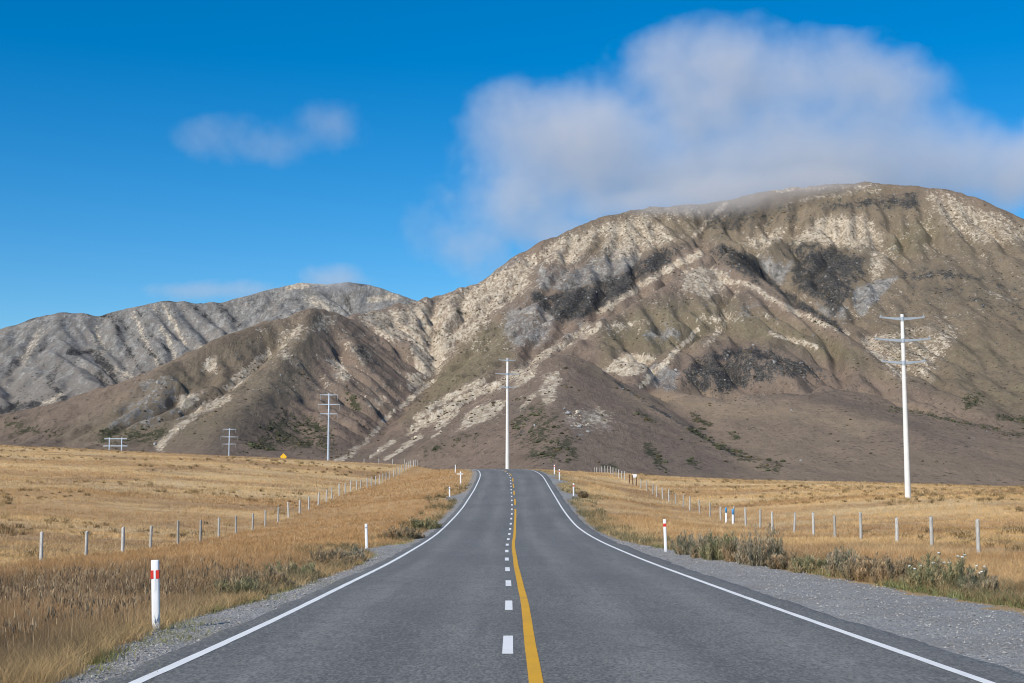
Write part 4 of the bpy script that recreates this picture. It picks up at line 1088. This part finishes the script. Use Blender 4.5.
# individual bushes: upright stems with many small narrow leaves
def bush_mesh(seed, hgt, rad, nst, cols, leaf=.035, droop=.15, top=1.0):
    g = np.random.default_rng(seed); B = Batch()
    V, Fc, T = [], [], []
    a = g.random(nst) * 6.28; r0 = rad * .85 * np.sqrt(g.random(nst)); out = .05 + .5 * g.random(nst) ** 1.6
    bx, by = np.cos(a) * r0, np.sin(a) * r0; hh = hgt * (.35 + .75 * g.random(nst) ** 1.3) * (1.1 - .45 * (r0 / rad) ** 2)
    tx, ty = bx + np.cos(a) * out * rad * .8, by + np.sin(a) * out * rad * .8
    nl = 62
    t = g.random((nst, nl)) ** .75
    px = bx[:, None] + (tx - bx)[:, None] * t + g.normal(0, .022, t.shape); py = by[:, None] + (ty - by)[:, None] * t + g.normal(0, .022, t.shape); pz = hh[:, None] * t
    n = px.size; C = np.array(cols)[g.integers(0, len(cols), nst)]
    C = np.repeat(C, nl, 0) * (.65 + .7 * g.random((n, 1)))
    L = leaf * (.6 + 1.1 * g.random(n))
    v, f, tt = blades(px.ravel(), py.ravel(), pz.ravel(), L * 2.6, L * .5, .15 + .8 * g.random(n), C, seed + 1)
    B.add(v, f, tt)
    v, f, tt = blades(bx, by, 0 * bx - .05, hh * 1.05, np.full(nst, .016), .01 + 0 * hh, np.tile(np.array([[.16, .12, .07]]), (nst, 1)), seed + 2)
    v = v.reshape(-1, 5, 3); v[:, 4, 0] = tx; v[:, 4, 1] = ty; v[:, 2:4, 0] += ((tx - bx) * .5)[:, None]; v[:, 2:4, 1] += ((ty - by) * .5)[:, None]
    B.add(v.reshape(-1, 3), f, tt)
    return B, (tx, ty, hh)
GREY = [(.40, .36, .25), (.48, .41, .29), (.29, .28, .18), (.58, .45, .29)]
OLIVE = [(.36, .34, .19), (.44, .39, .22), (.28, .28, .15), (.55, .43, .25)]
BROWN = [(.42, .32, .20), (.50, .37, .22), (.30, .25, .16), (.60, .43, .25)]
def flowers(parent, tops, k, seed):
    g = np.random.default_rng(seed); tx, ty, hh = tops
    order = np.argsort(-hh)[:k * 3]; pick = g.permutation(order)[:k]
    for i in pick:
        m = MB(); c = (tx[i], ty[i], hh[i] * 1.02); npet = 7
        ring0 = []; n_ = 9
        for rr_k, zz_k in ((.008, -.015), (.026, .0), (.027, .008), (.014, .015)):
            ring0.append([(c[0] + rr_k * math.cos(6.283 * j / n_) * (.75 + .5 * g.random()), c[1] + rr_k * math.sin(6.283 * j / n_) * (.75 + .5 * g.random()), c[2] + zz_k + .012 * g.random()) for j in range(n_)])
        m.rings(ring0)
        m.build('flower_head', M['petal'], parent)
bushes = [
 # px, base py, distance, height, radius, palette, flowers, label
 (692, 552.5, 46, .72, .85, GREY, 0, 'grey green bush nearest the red banded marker post on the right shoulder'),
 (706, 556, 43, .78, .80, GREY, 0, 'grey green bush second from the red banded marker post on the right shoulder'),
 (722, 558, 42, .80, .85, OLIVE, 0, 'olive bush between two grey bushes just left of the tall dark bush'),
 (737, 558.5, 41, .62, .55, BROWN, 0, 'low brownish bush against the left side of the tall dark bush'),
 (761, 562, 38.5, 1.02, .95, GREY, 0, 'tallest dark grey green bush on the right gravel edge'),
 (785, 565, 37, .40, .60, BROWN, 0, 'low brown weedy bush just right of the tallest bush'),
 (806, 568, 35, .36, .60, OLIVE, 0, 'low olive bush at the gravel bend'),
 (846, 573, 33, .66, .65, GREY, 0, 'grey green bush left of the brown weeds in the right verge'),
 (868, 577, 31, .58, .70, BROWN, 0, 'brown weedy bush between the grey bush and the white flowered bush'),
 (897, 582, 29.5, .62, .70, BROWN, 0, 'brown and olive bush touching the left of the flowered bush'),
 (930, 587, 27.5, .66, .62, OLIVE, 7, 'green bush with white blooms on its left side, nearest the right gravel'),
 (954, 591, 26.5, .68, .62, OLIVE, 6, 'bigger green bush with white blooms at the right gravel edge'),
 (978, 594, 25.6, .50, .45, GREY, 3, 'small grey bush with few white blooms, last on the right gravel edge'),
 (236, 594, 25, .42, .55, OLIVE, 0, 'small olive bush at the left gravel edge, nearest the road corner'),
 (262, 588, 27.5, .52, .75, BROWN, 0, 'dark brown bush on the left verge before the plain marker post'),
 (292, 573, 31.5, .50, .75, OLIVE, 0, 'olive bush on the left verge, midway between the two near marker posts'),
 (330, 560, 38, .62, .95, BROWN, 0, 'wide dark bush on the left verge just before the plain marker post'),
 (346, 557, 41, .55, .70, GREY, 0, 'grey bush close below the plain white marker post at left'),
 (404, 532, 62, .72, 1.1, BROWN, 0, 'brownish bush beyond the plain marker post at the left road edge'),
 (424, 524, 74, .75, 1.1, OLIVE, 0, 'farther olive bush beyond the plain marker post at the left road edge'),
 (583, 496.5, 118, .55, .6, BROWN, 0, 'small bare bush behind the gravel patch right of the rising road'),
]
for i, (px, py, D, h, r, pal, fl, lab) in enumerate(bushes):
    p = at(px, py, D); z = min(p[2], gz1(p[0], D) + .1) if 0 else gz1(p[0], D)
    root = empty('roadside_bush', (p[0], D, z - .02), random.random() * 6)
    Bm, tops = bush_mesh(100 + i, h * (.95 if px > 600 else .78), r * .68, int((34 + 42 * r) * (1 if D < 60 else .8)), pal, .014 + .0004 * D)
    o = Bm.build('foliage', M['leaf'], None, None, root)
    if fl: flowers(root, tops, fl, 300 + i)
    tag(root, lab, 'bush', 'bushes along the road verge')

# scrub on the mountain slopes
if not QUICK:
    px = NPX.ravel(); py = NPY.ravel(); pb = sample(bush, px, py); pd = sample(dark, px, py); pg = sample(green, px, py); ps = sample(scree, px, py)
    x = NX.ravel(); y = NY.ravel(); z = NZ.ravel()
    cl = fbm(x / 26, y / 26, 4)
    prob = np.clip(sstep(.30, .62, pb + (cl - .5) * 1.4) * .11 + sstep(.45, .8, pd + (cl - .5) * 1.4) * .06 + .0035 * (cl > .52) + .004 * (pg > .3) + .020 * sstep(.3, .5, ps), 0, 1)
    prob *= np.clip(z / 10, 0, 1) * (y / 2000.0) ** 1.3
    g = np.random.default_rng(77); idx = np.nonzero(g.random(len(x)) < prob)[0]
    if len(idx) > 80000: idx = g.permutation(idx)[:80000]
    n = len(idx)
    ph = (1 + 5 ** .5) / 2
    ico = np.array([(-1,ph,0),(1,ph,0),(-1,-ph,0),(1,-ph,0),(0,-1,ph),(0,1,ph),(0,-1,-ph),(0,1,-ph),(ph,0,-1),(ph,0,1),(-ph,0,-1),(-ph,0,1)]) / math.hypot(1, ph)
    icf = np.array([(0,11,5),(0,5,1),(0,1,7),(0,7,10),(0,10,11),(1,5,9),(5,11,4),(11,10,2),(10,7,6),(7,1,8),(3,9,4),(3,4,2),(3,2,6),(3,6,8),(3,8,9),(4,9,5),(2,4,11),(6,2,10),(8,6,7),(9,8,1)])
    s = (.7 + 1.3 * g.random(n) ** 2) * np.where(pb[idx] > .3, 1.1, .9)
    vv = ico[None] * (.6 + .8 * g.random((n, 12, 1))) * s[:, None, None] * np.array([1.15, 1.15, .75]) + np.stack([x[idx], y[idx], z[idx] + .3], -1)[:, None]
    T = np.where((pb[idx] > .3)[:, None], np.array([.075, .080, .046]), np.array([.105, .090, .062])) * (.6 + .9 * g.random((n, 1)))
    T = np.where((g.random(n) < .12)[:, None], np.array([.12, .095, .05]), T)
    o = mesh_np('scrub', vv.reshape(-1, 3), (np.arange(n)[:, None, None] * 12 + icf[None]).reshape(-1, 3), M['scrub'], None, False, {'tint': np.repeat(T, 12, 0)})
    tag(o, 'dark scrub scattered over the mountain slopes and gullies', None, None, 'stuff')
    print('scrub', n)

    # broken rock and boulders on the scree, grey faces and dark bluffs
    pgy = sample(grey, px, py); cl2 = fbm(x / 18 + 9, y / 40, 4)
    prob = (sstep(.35, .7, pgy + (cl2 - .5) * 1.5) * .05 + sstep(.4, .8, ps + (cl2 - .5) * 1.5) * .022 + sstep(.4, .8, pd + (cl2 - .5) * 1.5) * .022) * np.clip(z / 60, 0, 1)
    idx = np.nonzero(g.random(len(x)) < prob)[0]
    if len(idx) > 45000: idx = g.permutation(idx)[:45000]
    n = len(idx); s = .45 + 1.9 * g.random(n) ** 3
    vv = ico[None] * (.55 + .9 * g.random((n, 12, 1))) * s[:, None, None] * np.array([1.0, 1.3, 1.0]) + np.stack([x[idx], y[idx], z[idx] + .2], -1)[:, None]
    T = np.where((ps[idx] > .4)[:, None], np.array([.50, .43, .33]), np.array([.27, .265, .255])) * (.55 + .7 * g.random((n, 1)))
    o = mesh_np('rubble', vv.reshape(-1, 3), (np.arange(n)[:, None, None] * 12 + icf[None]).reshape(-1, 3), M['stones'], None, False, {'tint': np.repeat(T, 12, 0)})
    tag(o, 'broken grey and cream rock strewn over the scree and bluffs', None, None, 'stuff')
    print('rubble', n)

# ------------------------------------------------------------------ clouds: real volumes of drifting vapour
def cloud(name, label, blobs, D, depth, dens, nscale, erode_, seed, soft=.5, step=1.0):
    """blobs: (px, py, rx_px, ry_px, strength) seen size at distance D; a box of vapour, each blob a soft ellipsoid"""
    sc_ = D / F
    c = [at(px, py, D) for px, py, *_ in blobs]; rx = [b[2] * sc_ for b in blobs]; rz = [b[3] * sc_ for b in blobs]
    x0 = min(q[0] - r for q, r in zip(c, rx)); x1 = max(q[0] + r for q, r in zip(c, rx))
    z0 = min(q[2] - r for q, r in zip(c, rz)); z1 = max(q[2] + r for q, r in zip(c, rz))
    t = NT(name + '_vapour'); p = t.coord()
    n_ = t.n('ShaderNodeTexNoise', ins={'Scale': nscale, 'Detail': 6.0, 'Roughness': .58, 'Distortion': .25})
    n2_ = t.n('ShaderNodeTexNoise', ins={'Scale': nscale * 3.7, 'Detail': 4.0, 'Roughness': .6}); t.t.links.new(p, n2_.inputs['Vector'])
    t.t.links.new(t.n('ShaderNodeVectorMath', operation='ADD', ins={0: p, 1: (seed * 531., seed * 77., 0)}).outputs[0], n_.inputs['Vector'])
    tot = None
    for q, a, b, bl in zip(c, rx, rz, blobs):
        d = t.n('ShaderNodeVectorMath', operation='SUBTRACT', ins={0: p, 1: (q[0], q[1] + (bl[5] if len(bl) > 5 else 0), q[2])})
        s = t.n('ShaderNodeVectorMath', operation='DIVIDE', ins={0: d.outputs[0], 1: (a, depth * (bl[6] if len(bl) > 6 else 1), b)})
        l = t.n('ShaderNodeVectorMath', operation='LENGTH', ins={0: s.outputs[0]}).outputs['Value']
        f = t.math('MULTIPLY', t.mr(l, 1.0, 0.0, 0, 1, True), bl[4])
        tot = f if tot is None else t.math('ADD', tot, f)
    tot = t.math('MINIMUM', tot, 1.0)
    e = t.math('ADD', tot, t.math('MULTIPLY', t.math('SUBTRACT', n_.outputs['Fac'], .5), erode_))
    e = t.math('ADD', e, t.math('MULTIPLY', t.math('SUBTRACT', n2_.outputs['Fac'], .5), erode_ * .3))
    e = t.math('MULTIPLY', e, t.mr(tot, 0, .12))
    den = t.mr(e, .10, .10 + soft, 0, dens)
    v = t.n('ShaderNodeVolumePrincipled', ins={'Color': (.93, .93, .95, 1), 'Density': den, 'Anisotropy': 0.0})
    m = t.done(None, v.outputs[0])
    mb = MB(); mb.box(x0, x1, D - depth * 1.05, D + depth * 1.25, z0, z1)
    o = mb.build(name, m); tag(o, label, None, None, 'stuff')
    return o
cloud('cloud', 'large pale grey cloud sitting over the main summit', [
    (545, 138, 130, 82, .85), (690, 92, 150, 100, .62), (820, 125, 190, 110, .7), (930, 172, 200, 75, .75), (640, 165, 230, 80, .6), (870, 72, 110, 56, .4), (1050, 165, 160, 70, .6), (740, 60, 130, 60, .42), (570, 220, 210, 95, .36), (770, 180, 230, 50, .75), (480, 230, 120, 90, .2)],
    3150., 240., .0064, .0062, 1.9, 1, .85)
cloud('cloud', 'thin wispy cloud alone in the blue sky at upper left', [(235, 140, 90, 38, .5), (330, 125, 62, 40, .52), (285, 150, 70, 26, .42)], 4200., 160., .0019, .006, 1.8, 2, .6)
cloud('cloud', 'faint mist cap touching the top of the far left mountain', [(335, 280, 60, 24, .6), (240, 290, 80, 16, .45), (180, 292, 60, 14, .4)], 5500., 260., .0035, .008, 1.1, 3, .6)
cloud('cloud', 'mist veil drifting across the main summit ridge', [(720, 194, 130, 34, .85), (640, 206, 100, 22, .7), (820, 181, 110, 24, .65), (560, 232, 60, 24, .4)], 2880., 110., .0065, .008, 1.1, 4, .6)
scene.cycles.volume_step_rate = 1.0; scene.cycles.volume_max_steps = 256

# ------------------------------------------------------------------ sky and sun
SUN_EL, SUN_AZ = R(35), R(219)     # azimuth clockwise from +y (forward): behind the camera, to the left
world = bpy.data.worlds.new('World'); scene.world = world; world.use_nodes = True
wt = world.node_tree; wt.nodes.clear()
sky = wt.nodes.new('ShaderNodeTexSky'); sky.sky_type = 'NISHITA'; sky.sun_disc = False
sky.sun_elevation = SUN_EL; sky.sun_rotation = SUN_AZ
sky.altitude = 700; sky.air_density = 1.0; sky.dust_density = .3; sky.ozone_density = 4.0
bg = wt.nodes.new('ShaderNodeBackground'); bg.inputs['Strength'].default_value = .10
wo = wt.nodes.new('ShaderNodeOutputWorld')
hs = wt.nodes.new('ShaderNodeHueSaturation'); hs.inputs['Saturation'].default_value = 1.44; hs.inputs["Hue"].default_value = .499; hs.inputs['Value'].default_value = .99
wt.links.new(sky.outputs[0], hs.inputs['Color']); wt.links.new(hs.outputs[0], bg.inputs['Color']); wt.links.new(bg.outputs[0], wo.inputs['Surface'])
sd = bpy.data.lights.new('sun', 'SUN'); sun = bpy.data.objects.new('sun', sd); COL.objects.link(sun)
sd.energy = 3.7; sd.angle = R(.5); sd.color = (1.0, .93, .83)
sun.rotation_euler = (math.pi / 2 - SUN_EL, 0, math.pi - SUN_AZ) 
from mathutils import Vector
dirv = Vector((math.sin(SUN_AZ) * math.cos(SUN_EL), math.cos(SUN_AZ) * math.cos(SUN_EL), math.sin(SUN_EL)))
sun.rotation_euler = dirv.to_track_quat('Z', 'Y').to_euler()
sun.location = (-30, -30, 60)
vs = scene.view_settings
vs.view_transform = 'Standard'; vs.look = 'None'; vs.exposure = .35; vs.gamma = 1; vs.use_curve_mapping = False
scene.render.engine = 'CYCLES'
scene.cycles.use_denoising = True
scene.cycles.filter_width = 1.05
scene.cycles.max_bounces = 6; scene.cycles.diffuse_bounces = 2; scene.cycles.transmission_bounces = 3; scene.cycles.volume_bounces = 2
scene.render.resolution_x = 1024; scene.render.resolution_y = 683
